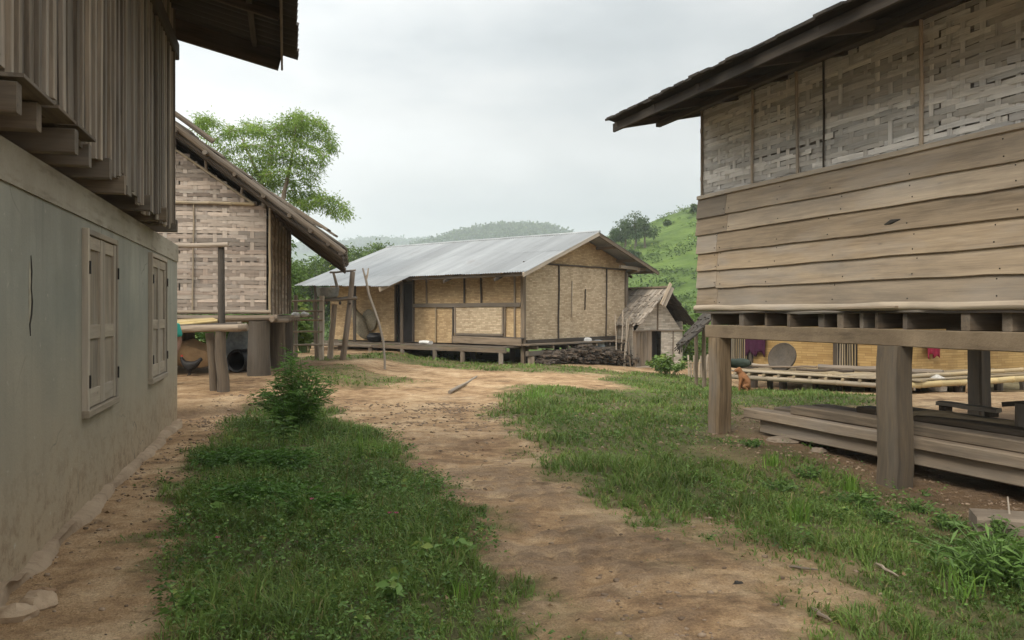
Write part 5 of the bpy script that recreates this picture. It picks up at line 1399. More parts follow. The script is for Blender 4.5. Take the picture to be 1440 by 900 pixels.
# stone slabs and clods by the posts
def rock(c, sx, sy, sz, n=18):
    m = MB(); m.ball((0, 0, 0), 1, 1, 1, 1, n, 0.0)
    vv = []
    sd = random.random() * 90
    for x, y, z in m.v:
        q = 1 + 0.45 * mnoise.noise(Vector((x * 1.3 + sd, y * 1.3, z * 1.3))) + 0.2 * mnoise.noise(Vector((x * 3.3 + sd, y * 3.3, z * 3.3)))
        f = lambda a: a
        vv.append((c[0] + f(x * q) * sx, c[1] + f(y * q) * sy, c[2] + f(z * q) * sz))
    m.v = vv; m.g = [(a * 1.0, b * 1.0, z * 1.0) for a, b, z in vv]; return m
def ground_rock(u, v, sx, sy, sz, mat, label, group=None, name="stone"):
    p = ghit(u, v, H); single(name, rock((p.x, p.y, gz(p.x, p.y) + sz * 0.25), sx, sy, sz), mat, label, "stone", group, smooth=30)
p = ghit(1420, 748, H)
m = MB(); m.bar(p + Vector((-0.22, 0.12, 0.05)), p + Vector((0.75, -0.22, 0.05)), 0.34, 0.15, UP, ch=0.02, seg=6, wob=0.006)
single("kerb_stone", m, "stone", "squared pale stone slab in the soil bank at the right edge", "stone")
ground_rock(1112, 622, 0.24, 0.14, 0.05, "stone", "flat stone in the soil left of the big square post, the largest one there", "stones in the soil bank")
ground_rock(1088, 622, 0.10, 0.08, 0.05, "stone", "small stone in the soil beside the far post", "stones in the soil bank")
ground_rock(1150, 636, 0.09, 0.07, 0.05, "stone", "small stone just before the timber stack end", "stones in the soil bank")
ground_rock(1038, 823, 0.028, 0.022, 0.022, "crack_dark", "tiny dark stone alone on the trodden lane", None)
ground_rock(52, 855, 0.10, 0.07, 0.06, "ledge", "broken lump of footing lying by the plaster wall at the left edge", "lumps by the plaster wall")
ground_rock(22, 870, 0.09, 0.08, 0.06, "ledge", "broken lump of footing at the lower left corner, tight to the wall", "lumps by the plaster wall")
ground_rock(62, 838, 0.06, 0.045, 0.04, "soil_clod", "small brown clod beside the broken footing lumps", "lumps by the plaster wall")

# ------------------------------------------------------------------ sticks on the lane
a, b = ghit(632, 554, H), ghit(671, 532, H)
m = MB(); m.tube([a.lerp(b, k) + UP * (0.035 + 0.02 * math.sin(k * 7)) + Vector((0.03 * math.sin(k * 6), 0, 0)) for k in (0, .2, .4, .6, .8, 1)], [0.035, 0.034, 0.030, 0.028, 0.024, 0.018], 8, 0.08)
single("fallen_branch", m, "wood_pale", "pale bare branch lying across the lane", "branch")
def litter(u0, v0, u1, v1, r, lab):
    a, b = ghit(u0, v0, H), ghit(u1, v1, H)
    m = MB(); m.tube([a.lerp(b, k) + UP * (r + 0.012) + Vector((0.01 * math.sin(k * 9), 0, 0)) for k in (0, .25, .5, .75, 1)], [r * .7, r, r, r * .8, r * .5], 6, 0.1)
    single("twig", m, "wood_log", lab, "twig", "twigs on the lane")
litter(1142, 862, 1168, 880, 0.012, "straight pale twig on the lane edge near the lower right")
litter(1110, 801, 1150, 806, 0.008, "thin twig lying level on the lane at the grass edge")
litter(1232, 797, 1262, 815, 0.009, "curved pale twig on the bare patch in the right grass")
a = ghit(1425, 745, H)
m = MB(); m.tube([a + UP * 0.0, a + Vector((-0.03, 0, 0.12)), a + Vector((-0.045, 0, 0.26))], [0.009, 0.008, 0.006], 6)
single("stake", m, "wood_pale", "thin pale stick stuck upright in the soil beside the stone slab", "stick")

# forked pole standing in the lane
b = ghit(541, 519, H)
def fp(u, v, d=0.0): p = px(u, v, b.y + d); return p
fk = thing("forked_pole", b, "tall thin crooked pole with a forked top, standing alone before the porch", "pole")
m = MB(); m.tube([b - UP * 0.1, fp(541, 505), fp(539, 480, .03), fp(533, 455, .05), fp(527, 437, .06), fp(519, 415, .05), fp(515, 395, .03), fp(510, 377)], [0.030, 0.030, 0.031, 0.031, 0.034, 0.034, 0.030, 0.018], 9, 0.06)
m.build("shaft", "wood_pale", fk)
m = MB(); m.tube([fp(515, 392, .03), fp(517, 385), fp(518, 377)], [0.028, 0.022, 0.016], 8, 0.06); m.build("fork", "wood_pale", fk)

# ------------------------------------------------------------------ ladder and rack between the huts
L0_, L1_ = ghit(451, 499), ghit(413, 497)
yl = 22.5
def lp(u, v, d=0.0): return px(u, v, yl + d)
gl = gz(lp(440, 500).x, yl)
ld = thing("step_ladder", (lp(432, 500).x, yl, gl), "wooden ladder of thin rungs on a split post, right of the plaited hut", "ladder")
def post_(o, name, mat, u0, v1, u1, r, d=0.0, sq=True, par=None):
    a = px(u0, 500, yl + d); a.z = gz(a.x, a.y) - 0.1
    t = px(u1, v1, yl + d); m = MB()
    if sq: m.bar(a, t, r * 2, r * 2, Vector((1, 0, 0)), ch=r * 0.3, seg=4, wob=0.006)
    else: m.tube([a, a.lerp(t, .33) + Vector((jit(.03), 0, 0)), a.lerp(t, .66) + Vector((jit(.03), 0, 0)), t], [r * 1.1, r, r * .95, r * .9], 9, 0.05)
    return m.build(name, mat, o)
post_(ld, "stile", "wood_pale", 452, 416, 453, 0.062)
post_(ld, "stile", "wood_log", 446, 422, 443, 0.055, 0.4)
post_(ld, "stile", "wood_log", 416, 415, 416, 0.045, 0.2)
for v in (423, 437, 450.5, 465.5, 485):
    m = MB(); m.pole(lp(411, v + jit(1), -0.08), lp(454, v + jit(1), -0.10), 0.026, 8, 4, 0.008); m.build("rung", "bamboo" if v > 440 else "wood_log", ld)
m = MB(); m.pole(lp(404, 446, -0.2), lp(440, 444, -0.1), 0.03, 8, 4, 0.01); m.build("rung", "wood_log", ld)
rk = thing("forked_rack", (lp(478, 500).x, yl + .4, gl), "raised rack of forked branches carrying a grey tub, before the porch", "rack")
post_(rk, "post", "wood_log", 464, 428, 470, 0.085, 0.6, False)
post_(rk, "post", "wood_log", 481, 382, 496, 0.080, 0.1, False)
m = MB(); m.tube([lp(475, 408, .5), lp(472, 395, .5), lp(469, 384, .5)], [0.05, 0.04, 0.035], 8, 0.05); m.build("fork", "wood_log", rk)
m = MB(); m.pole(lp(464, 383, .4), lp(500, 380, .1), 0.028, 8, 4, 0.015); m.build("top_rail", "wood_grey", rk)
for k in range(5):
    m = MB(); m.pole(lp(453, 423 - k * 0.6, 0.05 + 0.16 * k), lp(502, 420 - k * .5, 0.05 + 0.16 * k), 0.035 + jit(0.006), 8, 4, 0.012); m.build("shelf_pole", "wood_grey" if k == 0 else "wood_dark", rk)
for u in (459, 478, 492): 
    m = MB(); m.pole(lp(u, 427, -0.05), lp(u, 425, 0.8), 0.035); m.build("cross_pole", "wood_dark", rk)
c = lp(461, 418, 0.4)
m = MB(); m.lathe(c, [(0.0, 0), (0.25, 0), (0.29, 0.05), (0.315, 0.25), (0.33, 0.265), (0.31, 0.27), (0.29, 0.24), (0.26, 0.05), (0, 0.03)], 24)
tag(m.build("tub", "steel_dull", None, c), "wide pale grey tub standing on the forked rack", "tub")
c = lp(421, 443, -0.35)
m = MB(); m.ball((c.x - 0.1, c.y, c.z), 0.10, 1.2, 1, 0.8, 10, 0.12); m.ball((c.x + 0.14, c.y, c.z + 0.02), 0.085, 1.4, 1, 0.8, 10, 0.12)
single("bundle", m, "white_sack", "pale crumpled bundle lying on the pole ends beside the ladder", "bundle")

# ------------------------------------------------------------------ bench platform of poles before the plaited hut
yb = 14.4
def bp(u, v, d=0.0): return px(u, v, yb + d)
bq = bp(300, 540); 
pb = thing("pole_platform", (bp(290, 540).x, yb + .4, gz(bq.x, yb)), "pole platform with a tall dark upright, standing before the plaited hut", "platform")
def bpost(u0, u1, v1, r, d, mat="wood_weathered", name="post", r1=None):
    a = bp(u0, 520, d); a.z = gz(a.x, a.y) - 0.15; t = bp(u1, v1, d); m = MB()
    m.tube([a, a.lerp(t, .3) + Vector((jit(.02), 0, 0)), a.lerp(t, .65) + Vector((jit(.02), 0, 0)), t], [r * 1.15, r, r * .95, (r1 or r * .9)], 10, 0.05); return m.build(name, mat, pb)
bpost(314, 310, 466, 0.10, 0.0)
bpost(303, 295, 468, 0.085, 0.15)
bpost(312, 311, 345, 0.062, 0.35, "wood_dark", "upright")
bpost(238, 238, 345, 0.062, 0.9, "wood_dark", "upright")
bpost(238, 238, 466, 0.085, 0.9)
m = MB(); m.pole(bp(225, 346, .4), bp(321, 344, .25), 0.042, 8, 6, 0.006); m.build("top_rail", "wood_log", pb)
m = MB(); m.pole(bp(215, 464, -0.05), bp(340, 461, -0.05), 0.062, 9, 6, 0.008); m.pole(bp(336, 461, -.05), bp(348, 460, -.05), 0.07, 9, 2, 0); m.build("front_rail", "wood_log", pb)
m = MB(); m.pole(bp(222, 458, 1.3), bp(340, 456, 1.2), 0.055, 9, 6, 0.01); m.build("back_rail", "wood_log", pb)
m = MB()
for k in range(9): m.pole(bp(222, 460 - k * .35, .08 + .14 * k), bp(333, 457.5 - k * .3, .08 + .14 * k), 0.035, 7, 5, 0.01)
m.build("deck", "wood_dark", pb)
for k in range(4):
    m = MB(); m.pole(bp(240 - k * 6, 458 - 1.8 * k, .15 + .12 * k), bp(305 - 2 * k, 451.5 - 1.1 * k, .3 + .12 * k), 0.030 - 0.002 * k, 8, 5, 0.003, joints=0.5)
    single("bamboo_pole", m, "bamboo_fresh", ["fresh yellow bamboo pole lying nearest the front rail of the pole platform", "fresh yellow bamboo pole second from the front rail of the platform", "fresh yellow bamboo pole third from the front rail of the platform", "rearmost fresh yellow bamboo pole lying on the pole platform"][k], "bamboo pole", "fresh bamboo lying on the pole platform")
# under the hut
c = px(272, 490, 17.6); c.z = gz(c.x, c.y)
m = MB(); m.tube([c + Vector((-0.55, 0, .30)), c + Vector((-0.3, -.05, .40)), c + Vector((0.0, -.1, .42)), c + Vector((0.3, -.06, .34)), c + Vector((0.5, 0, .26))], [0.10, 0.25, 0.30, 0.24, 0.08], 12, 0.14)
m.v = [(x, y, max(z, c.z)) for x, y, z in m.v]
single("tarp_bundle", m, "tarp_brown", "crumpled tan tarpaulin bundle heaped under the plaited hut", "tarpaulin")
c = px(337, 493, 17.9); zc = gz(c.x, c.y)
m = MB(); ax = Vector((0.35, 1, 0)).normalized()
m.lathe(Vector((c.x, c.y - 0.25, zc + 0.255)), [(0.205, 0.02), (0.24, 0.0), (0.255, 0.05), (0.245, 0.12), (0.25, 0.5), (0.22, 0.8), (0.0, 0.82), (0.0, 0.75), (0.19, 0.72), (0.215, 0.15), (0.205, 0.02)], 24, None, ax)
single("barrel", m, "black_plastic", "dark barrel lying on its side with its open end out, under the plaited hut", "barrel")
c = px(331, 470, 18.6); zc = gz(c.x, c.y)
single("sack", sackmesh((c.x, c.y, zc), 0.55, 0.45, 1.0, 0.1, 0.6), "sack_grey", "pale blue-grey sack standing behind the barrel under the plaited hut", "sack")
c = px(283, 505, 16.6); zc = gz(c.x, c.y)
# ------------------------------------------------------------------ people and animals
def skin(name, verts, edges, radii, mat, parent=None, origin=None, sub=2, root=0):
    o = ORIG[parent.name] if parent is not None else Vector(origin)
    me = bpy.data.meshes.new(name)
    me.from_pydata([tuple(Vector(v) - o) for v in verts], edges, [])
    ob = bpy.data.objects.new(name, me); COL.objects.link(ob)
    sm = ob.modifiers.new("skin", 'SKIN'); sm.use_smooth_shade = True
    if not me.skin_vertices: me.attributes.new  # layer comes with the modifier
    lay = me.skin_vertices[0].data if me.skin_vertices else None
    if lay is None:
        bpy.context.view_layer.objects.active = ob
        bpy.ops.mesh.customdata_skin_add(); lay = me.skin_vertices[0].data
    for i, r in enumerate(radii):
        lay[i].radius = r if isinstance(r, tuple) else (r, r); lay[i].use_root = (i == root)
    ss_ = ob.modifiers.new("smooth", 'SUBSURF'); ss_.levels = sub; ss_.render_levels = sub
    me.materials.append(MATS[mat])
    if parent is not None: ob.parent = parent; ORIG[ob.name] = o
    else: ob.location = o; ORIG[ob.name] = o
    return ob
# a person standing just behind the plastered corner, mostly hidden, facing the platform
pc = px(234, 440, 12.75); pz = gz(pc.x, pc.y)
def pp(x, y, z): return (pc.x + x, pc.y + y, pz + z)
K = 1.575 / 1.60
pv = [pp(0, 0, .84 * K), pp(0, 0, .98 * K), pp(0, .01, 1.15 * K), pp(0, .02, 1.27 * K), pp(0, .015, 1.335 * K), pp(.01, 0, 1.40 * K),
      pp(.015, -.005, 1.47 * K), pp(.015, -.005, 1.535 * K), pp(.005, 0, 1.585 * K),
      pp(.09, 0, .78 * K), pp(.10, -.02, .45 * K), pp(.10, .02, .09 * K), pp(.12, -.10, .035 * K),
      pp(-.09, 0, .78 * K), pp(-.10, -.02, .45 * K), pp(-.10, .02, .09 * K), pp(-.12, -.10, .035 * K),
      pp(.155, .01, 1.25 * K), pp(.20, .02, 1.00 * K), pp(.185, -.10, .80 * K), pp(.175, -.15, .74 * K),
      pp(-.155, .01, 1.25 * K), pp(-.20, .02, 1.00 * K), pp(-.19, -.05, .78 * K), pp(-.185, -.07, .71 * K)]
pe = [(0, 1), (1, 2), (2, 3), (3, 4), (4, 5), (5, 6), (6, 7), (7, 8), (0, 9), (9, 10), (10, 11), (11, 12), (0, 13), (13, 14), (14, 15), (15, 16), (3, 17), (17, 18), (18, 19), (19, 20), (3, 21), (21, 22), (22, 23), (23, 24)]
pr = [(.13, .09), (.115, .08), (.13, .09), (.11, .075), (.045, .045), (.05, .05), (.075, .085), (.08, .09), (.045, .05), .075, .055, .034, .032, .075, .055, .034, .032, .045, .038, .028, .026, .045, .038, .028, .026]
# five fingers on each hand
hidx = []
for hand, s_ in ((20, 1), (24, -1)):
    hx, hy, hz_ = pv[hand]
    for f in range(4):
        a = (hx + s_ * 0.004, hy + 0.024 - 0.015 * f, hz_ - 0.055); b = (hx - s_ * 0.006, hy + 0.024 - 0.016 * f - .008, hz_ - 0.10 + 0.006 * abs(f - 1.5)); c = (hx - s_ * 0.02, b[1] - .006, b[2] - 0.026)
        i = len(pv); pv += [a, b, c]; pe += [(hand, i), (i, i + 1), (i + 1, i + 2)]; pr += [.010, .009, .007]
    i = len(pv); pv += [(hx - s_ * .016, hy - .035, hz_ - .02), (hx - s_ * .022, hy - .05, hz_ - .055)]; pe += [(hand, i), (i, i + 1)]; pr += [.011, .008]
person = skin("person", pv, pe, pr, "skin", None, (pc.x, pc.y, pz))
tag(person, "person in a teal shirt half hidden behind the corner of the plastered house", "person")
skin("shirt", [pp(0, 0, .86 * K), pp(0, 0, .98 * K), pp(0, .01, 1.15 * K), pp(0, .02, 1.27 * K), pp(0, .015, 1.31 * K), pp(.155, .01, 1.25 * K), pp(.195, .018, 1.06 * K), pp(-.155, .01, 1.25 * K), pp(-.195, .018, 1.06 * K)],
     [(0, 1), (1, 2), (2, 3), (3, 4), (3, 5), (5, 6), (3, 7), (7, 8)], [(.165, .115), (.145, .10), (.15, .105), (.125, .09), (.07, .06), .062, .062, .062, .062], "teal_cloth", person)
skin("shorts", [pp(0, 0, .90 * K), pp(0, 0, .83 * K), pp(.09, 0, .77 * K), pp(.10, -.01, .66 * K), pp(-.09, 0, .77 * K), pp(-.10, -.01, .66 * K)],
     [(0, 1), (1, 2), (2, 3), (1, 4), (4, 5)], [(.15, .11), (.155, .115), .10, .085, .10, .085], "orange_cloth", person)
m = MB(); hc = Vector(pp(.012, .012, 1.535 * K)); m.ball(hc, 0.103, 0.92, 1.05, 1.0, 18, 0.02)
m.v = [(x, y, z if not (y < hc.y - 0.03 and z < hc.z + 0.02) else hc.z + 0.02) for x, y, z in m.v]
m.build("hair", "hair", person, smooth=180)
m = MB()
for s_ in (-1, 1):
    m.ball(Vector(pp(.015 + s_ * .032, -.088, 1.505 * K)), 0.010, 1, .6, .7, 8)
m.build("eye", "hair", person)
m = MB(); m.tube([Vector(pp(.015, -.085, 1.50 * K)), Vector(pp(.015, -.105, 1.465 * K)), Vector(pp(.015, -.088, 1.458 * K))], [.008, .014, .010], 8)
m.tube([Vector(pp(-.008, -.088, 1.432 * K)), Vector(pp(.015, -.094, 1.432 * K)), Vector(pp(.038, -.088, 1.432 * K))], [.004, .007, .004], 8)
for s_ in (-1, 1): m.ball(Vector(pp(.015 + s_ * .083, .0, 1.49 * K)), 0.028, .4, .7, 1.1, 8)
m.build("face", "skin", person, smooth=180)

# brown dog sitting by the platform, looking away to the left
dc = ghit(1048, 551, H); dz = gz(dc.x, dc.y)
def dp(x, y, z): return (dc.x + x, dc.y + y, dz + z)
dv = [dp(.03, 0, .13), dp(.01, .02, .24), dp(-.05, .05, .34), dp(-.09, .07, .41), dp(-.12, .06, .47), dp(-.19, .03, .455), dp(-.235, .015, .44),
      dp(-.03, .10, .30), dp(-.08, .12, .16), dp(-.09, .12, .05), dp(-.12, .10, .015),
      dp(-.08, -.02, .30), dp(-.12, -.02, .16), dp(-.13, -.02, .05), dp(-.16, -.035, .015),
      dp(.02, -.10, .14), dp(-.08, -.13, .13), dp(.02, -.13, .05), dp(-.07, -.15, .018),
      dp(.03, .12, .14), dp(-.06, .16, .13), dp(.03, .15, .05), dp(-.06, .17, .018),
      dp(.10, .02, .06), dp(.17, .05, .025), dp(.22, .10, .02),
      dp(-.10, .10, .52), dp(-.105, .015, .525)]
de = [(0, 1), (1, 2), (2, 3), (3, 4), (4, 5), (5, 6), (2, 7), (7, 8), (8, 9), (9, 10), (2, 11), (11, 12), (12, 13), (13, 14), (0, 15), (15, 16), (16, 17), (17, 18), (0, 19), (19, 20), (20, 21), (21, 22), (0, 23), (23, 24), (24, 25), (4, 26), (4, 27)]
drr = [(.12, .11), (.115, .105), (.10, .09), .06, .062, .038, .022, .05, .032, .022, .026, .05, .032, .022, .026, .065, .045, .03, .025, .065, .045, .03, .025, .03, .022, .012, .016, .016]
dog = skin("dog", dv, de, drr, "dog_fur", None, dc)
tag(dog, "rust brown dog sitting on the grass before the bamboo platform", "dog")
m = MB(); m.ball(dp(-.258, .008, .443), .014, 1, 1, .8, 8); m.build("nose", "hair", dog)

# black hen under the plaited hut
hc = px(268, 500, 16.9); hz0 = gz(hc.x, hc.y)
def hp(x, y, z): return (hc.x + x, hc.y + y, hz0 + z)
hv = [hp(0, 0, .20), hp(-.10, 0, .23), hp(-.17, 0, .31), hp(-.185, 0, .37), hp(-.225, 0, .365), hp(.10, 0, .23), hp(.19, 0, .32), hp(.24, 0, .36),
      hp(-.02, .035, .12), hp(-.02, .04, .02), hp(-.06, .05, .008), hp(-.02, -.035, .12), hp(-.02, -.04, .02), hp(-.06, -.05, .008)]
he = [(0, 1), (1, 2), (2, 3), (3, 4), (0, 5), (5, 6), (6, 7), (0, 8), (8, 9), (9, 10), (0, 11), (11, 12), (12, 13)]
hr_ = [(.10, .09), .085, .04, .038, .010, .08, .04, .05, .028, .010, .010, .028, .010, .010]
hen = skin("hen", hv, he, hr_, "hen_feather", None, (hc.x, hc.y, hz0))
tag(hen, "black hen standing in the shade under the plaited hut", "hen")
m = MB(); m.slab([hp(-.15, -.006, .40), hp(-.20, -.006, .395), hp(-.205, -.006, .425), hp(-.185, -.006, .415), hp(-.175, -.006, .435), hp(-.16, -.006, .415)], (0, .012, 0)); m.build("comb", "comb_red", hen)

# ------------------------------------------------------------------ grass
def field(poly_fn, n, x0, x1, y0, y1):
    x = NR.uniform(x0, x1, n); y = NR.uniform(y0, y1, n)
    keep = NR.random(n) < poly_fn(x, y); return x[keep], y[keep]
def visible(x, y):                                          # a generous wedge round the view
    return (np.abs(x) < 0.78 * y + 1.4)
PB_ = POLY_B
def grass_patch(y0, y1, dens, wide):
    x0, x1 = -min(6.0, 0.8 * y1 + 1), min(9.5, 0.8 * y1 + 1)
    n = int(dens * (x1 - x0) * (y1 - y0))
    x, y = field(lambda a, b: veg(a, b) ** 1.3 * visible(a, b) * (np.abs(b) < 31), n, x0, x1, y0, y1)
    # tufts: pull part of the blades toward tuft centres
    cx = np.round(x / 0.11) * 0.11 + 0.05 * np.sin(np.round(x / 0.11) * 91 + np.round(y / 0.11) * 37)
    cy = np.round(y / 0.11) * 0.11 + 0.05 * np.sin(np.round(x / 0.11) * 53 + np.round(y / 0.11) * 71)
    k = NR.random(len(x)) * 0.75
    x = x + (cx - x) * k; y = y + (cy - y) * k
    inA = inpoly(x, y, POLY_A)
    q = 0.93 * x + 0.367 * y
    clump = fbm(x * 1.7 + 5, y * 1.7, 3); fine = vnoise(x * 7, y * 7)
    hgt = np.where(inA, 0.045 + 0.13 * ss(0.3, 0.75, clump) + 0.04 * fine, 0.035 + 0.12 * ss(0.35, 0.78, clump) + 0.03 * fine)
    hgt = hgt * (0.55 + 0.8 * NR.random(len(x))) * (0.25 + 0.75 * veg(x, y) ** 1.3)
    hgt = np.where((q > 5.3) & (y < 11.5), hgt * 0.75, hgt)
    hgt = np.where((y > 14), hgt * 0.85, hgt)
    z = H(x, y)
    tint = np.clip(0.42 + 0.55 * (fbm(x * 0.9 + 40, y * 0.9, 3) - 0.5) + NR.normal(0, 0.17, len(x)) + np.where(inA, 0.07, 0.06), 0, 1)
    P = np.stack([x, y, z - 0.01], 1)
    W = (0.0035 + 0.00075 * y) * wide * (0.6 + 0.8 * NR.random(len(x)))
    return blade_arrays(P, hgt, W, NR.random(len(x)) ** 0.8 * 0.95 + 0.1, tint)
parts = [grass_patch(2.7, 4.6, 4200, 1.0), grass_patch(4.6, 6.6, 3200, 1.0), grass_patch(6.6, 9.0, 2000, 1.0), grass_patch(9.0, 13.0, 1100, 1.05), grass_patch(13, 19, 520, 1.1), grass_patch(19, 31, 240, 1.2)]
Vv, Tt, ti = cat3(parts)
g_ = trimesh("grass", Vv, Tt, ti, "grass_blade"); tag(g_, "green grass growing along both sides of the bare lane", "grass", kind="stuff")

# low weeds mixed through the grass: small leaflets on short stalks
def weeds(n, y0, y1, fn):
    x0, x1 = -5, 8.5
    x, y = field(lambda a, b: fn(a, b) * visible(a, b), n, x0, x1, y0, y1)
    P = []; D = []; L = []; W = []; t = []
    for i in range(len(x)):
        h = random.uniform(0.04, 0.20); z = gz(x[i], y[i]); k = random.randint(5, 13); tn = random.random() * 0.9
        big = random.random() < 0.12
        for j in range(k):
            a = random.random() * 6.283; r = random.uniform(0, 0.05); zz = z + h * (0.35 + 0.65 * j / k)
            P.append((x[i] + math.cos(a) * r, y[i] + math.sin(a) * r, zz)); D.append((math.cos(a), math.sin(a), random.uniform(-0.1, 0.7)))
            l = random.uniform(0.014, 0.034) * (1.6 if big else 1); L.append(l); W.append(l * random.uniform(0.3, 0.6)); t.append(min(1, max(0, tn + jit(0.15))))
    return leaf_arrays(P, D, np.array(L), np.array(W), np.array(t))
inA_ = lambda a, b: inpoly(a, b, POLY_A) * ss(0.30, 0.62, fbm(a * 1.2 + 9, b * 1.2 + 2, 3))
inB_ = lambda a, b: veg(a, b) * (1 - inpoly(a, b, POLY_A)) * ss(0.45, 0.7, fbm(a * 1.1, b * 1.1, 3))
Vv, Tt, ti = cat3([weeds(16000, 2.8, 7.5, inA_), weeds(7000, 7.5, 11.5, inA_), weeds(8000, 3, 12, inB_)])
g_ = trimesh("weeds", Vv, Tt, ti, "weed_leaf"); tag(g_, "small leafy weeds mixed through the grass beside the lane", "weeds", kind="stuff")
# dead stalks and litter
x, y = field(lambda a, b: (0.10 + 0.5 * veg(a, b)) * visible(a, b) * ss(0.4, 0.7, fbm(a, b + 20, 3)), 5200, -5, 7, 2.9, 14)
P = np.stack([x, y, H(x, y) + 0.006], 1); a = NR.random(len(x)) * 6.283
D = np.stack([np.cos(a), np.sin(a), NR.random(len(x)) * 0.15 + (NR.random(len(x)) < 0.12) * 0.8], 1)
Vv, Tt, ti = leaf_arrays(P, D, NR.uniform(0.02, 0.11, len(x)), NR.uniform(0.003, 0.008, len(x)), NR.random(len(x)))
g_ = trimesh("straw_litter", Vv, Tt, ti, "straw_litter"); tag(g_, "bits of dry straw and leaf scattered over the lane", "litter", kind="stuff")

# grit and small stones trodden into the earth
ico = np.array([(0, 0, 1), (.89, 0, .45), (.28, .85, .45), (-.72, .53, .45), (-.72, -.53, .45), (.28, -.85, .45), (.72, .53, -.45), (-.28, .85, -.45), (-.89, 0, -.45), (-.28, -.85, -.45), (.72, -.53, -.45), (0, 0, -1)])
icf = np.array([(0, 1, 2), (0, 2, 3), (0, 3, 4), (0, 4, 5), (0, 5, 1), (1, 6, 2), (2, 7, 3), (3, 8, 4), (4, 9, 5), (5, 10, 1), (6, 7, 2), (7, 8, 3), (8, 9, 4), (9, 10, 5), (10, 6, 1), (11, 7, 6), (11, 8, 7), (11, 9, 8), (11, 10, 9), (11, 6, 10)])
x, y = field(lambda a, b: (1 - 0.8 * veg(a, b)) * visible(a, b) * (0.12 + ss(0.45, 0.7, fbm(a * 1.4 + 50, b * 1.4, 3))) * (inpoly(a, b, [(-2.9, 4), (-4.6, 11), (-5, 14), (6, 14), (7, 9), (4.2, 2.8), (-1.5, 2.8)])), 24000, -5, 7, 2.8, 14)
sz = 0.004 + 0.013 * NR.random(len(x)) ** 3 + 0.0006 * y
Vg = (ico[None] * (0.65 + 0.7 * NR.random((len(x), 12, 1)))) * sz[:, None, None] * np.array([1.25, 1.0, 0.65]) + np.stack([x, y, H(x, y) + sz * 0.25], 1)[:, None, :]
Tg_ = (icf[None] + 12 * np.arange(len(x))[:, None, None]).reshape(-1, 3)
g_ = trimesh("gravel", Vg.reshape(-1, 3), Tg_, np.repeat(NR.random(len(x)), 12), "grit_stone"); tag(g_, "grit and small stones strewn over the bare earth", "gravel", kind="stuff")
# fallen leaves
x, y = field(lambda a, b: visible(a, b) * ss(0.4, 0.65, fbm(a * .8 + 70, b * .8, 3)), 900, -4.5, 6, 2.9, 13)
V_, T_, t_ = leaf_arrays(np.stack([x, y, H(x, y) + .012 + 0.05 * veg(x, y)], 1), np.stack([NR.normal(size=len(x)), NR.normal(size=len(x)), NR.random(len(x)) * .25], 1), NR.uniform(.02, .06, len(x)), NR.uniform(.012, .03, len(x)), NR.random(len(x)))
g_ = trimesh("fallen_leaves", V_, T_, t_, "dead_leaf"); tag(g_, "small dry brown leaves lying about the lane and grass", "leaves", kind="stuff")

# ------------------------------------------------------------------ single plants
def plant(name, label, cat, base, h, r, stems, leaves, L, mat="bush_leaf", pinnate=False, group=None, wfac=0.3, droop=0.2, tint=(0.1, 0.8), lean=0.5, r0=0.006, low=0.25):
    base = Vector(base); o = thing(name, base, label, cat, group)
    m = MB(); P = []; D = []; LL = []; tt = []
    for s in range(stems):
        a = random.random() * 6.283; k = (random.random() ** 0.6) * r
        top = base + Vector((math.cos(a) * k, math.sin(a) * k, h * (1 - 0.45 * (k / max(r, .01)) ** 2) * random.uniform(0.55, 1.0)))
        b = base + Vector((math.cos(a) * k * 0.25, math.sin(a) * k * 0.25, -0.02))
        mid = b.lerp(top, 0.5) + Vector((-math.cos(a), -math.sin(a), 0)) * k * 0.12 + Vector((0, 0, h * 0.06))
        pts = [b, b.lerp(mid, .5) + Vector((0, 0, h * .03)), mid, mid.lerp(top, .55) + Vector((0, 0, h * .02)), top]
        m.tube(pts, [r0 * 1.2, r0, r0 * .85, r0 * .7, r0 * .4], 5)
        for j in range(leaves):
            u = low + (1 - low) * (j + random.random()) / leaves; f = u * 4; i = min(3, int(f)); p = pts[i].lerp(pts[i + 1], f - i)
            az = random.random() * 6.283; d = Vector((math.cos(az), math.sin(az), random.uniform(-droop, 0.7))).normalized()
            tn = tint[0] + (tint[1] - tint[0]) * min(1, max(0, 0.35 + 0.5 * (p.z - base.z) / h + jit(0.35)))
            l = L * random.uniform(0.6, 1.25)
            if pinnate:
                side = d.cross(UP).normalized(); n = 6
                for q in range(n):
                    c = p + d * (l * (q + 1) / n) - UP * (l * 0.25 * ((q + 1) / n) ** 2)
                    for sg in (-1, 1):
                        P.append(c); D.append(side * sg * 0.8 + d * 0.7 - UP * 0.12); LL.append(l * 0.42 * (1 - 0.35 * abs(q / n - 0.4))); tt.append(tn + jit(0.06))
                P.append(p + d * l); D.append(d); LL.append(l * 0.4); tt.append(tn)
            else:
                P.append(p); D.append(d); LL.append(l); tt.append(tn)
    m.build("stems", "wood_log" if r0 > 0.012 else "stem_green", o)
    V_, T_, t_ = leaf_arrays(np.array([tuple(p) for p in P]), np.array([tuple(d) for d in D]), np.array(LL), np.array(LL) * wfac, np.clip(np.array(tt), 0, 1))
    trimesh("foliage", V_, T_, t_, mat, o); return o
plain("stem_green", (0.10, 0.16, 0.05), 0.6, 0.2)
b = ghit(412, 612, H)
plant("leafy_bush", "dark green feathery bush, tallest plant beside the lane, ending the grass strip", "bush", b + Vector((0, 0.15, 0)), 1.12, 0.54, 72, 17, 0.115, "bush_leaf", True, wfac=0.26, low=0.2)
b = ghit(398, 640, H)
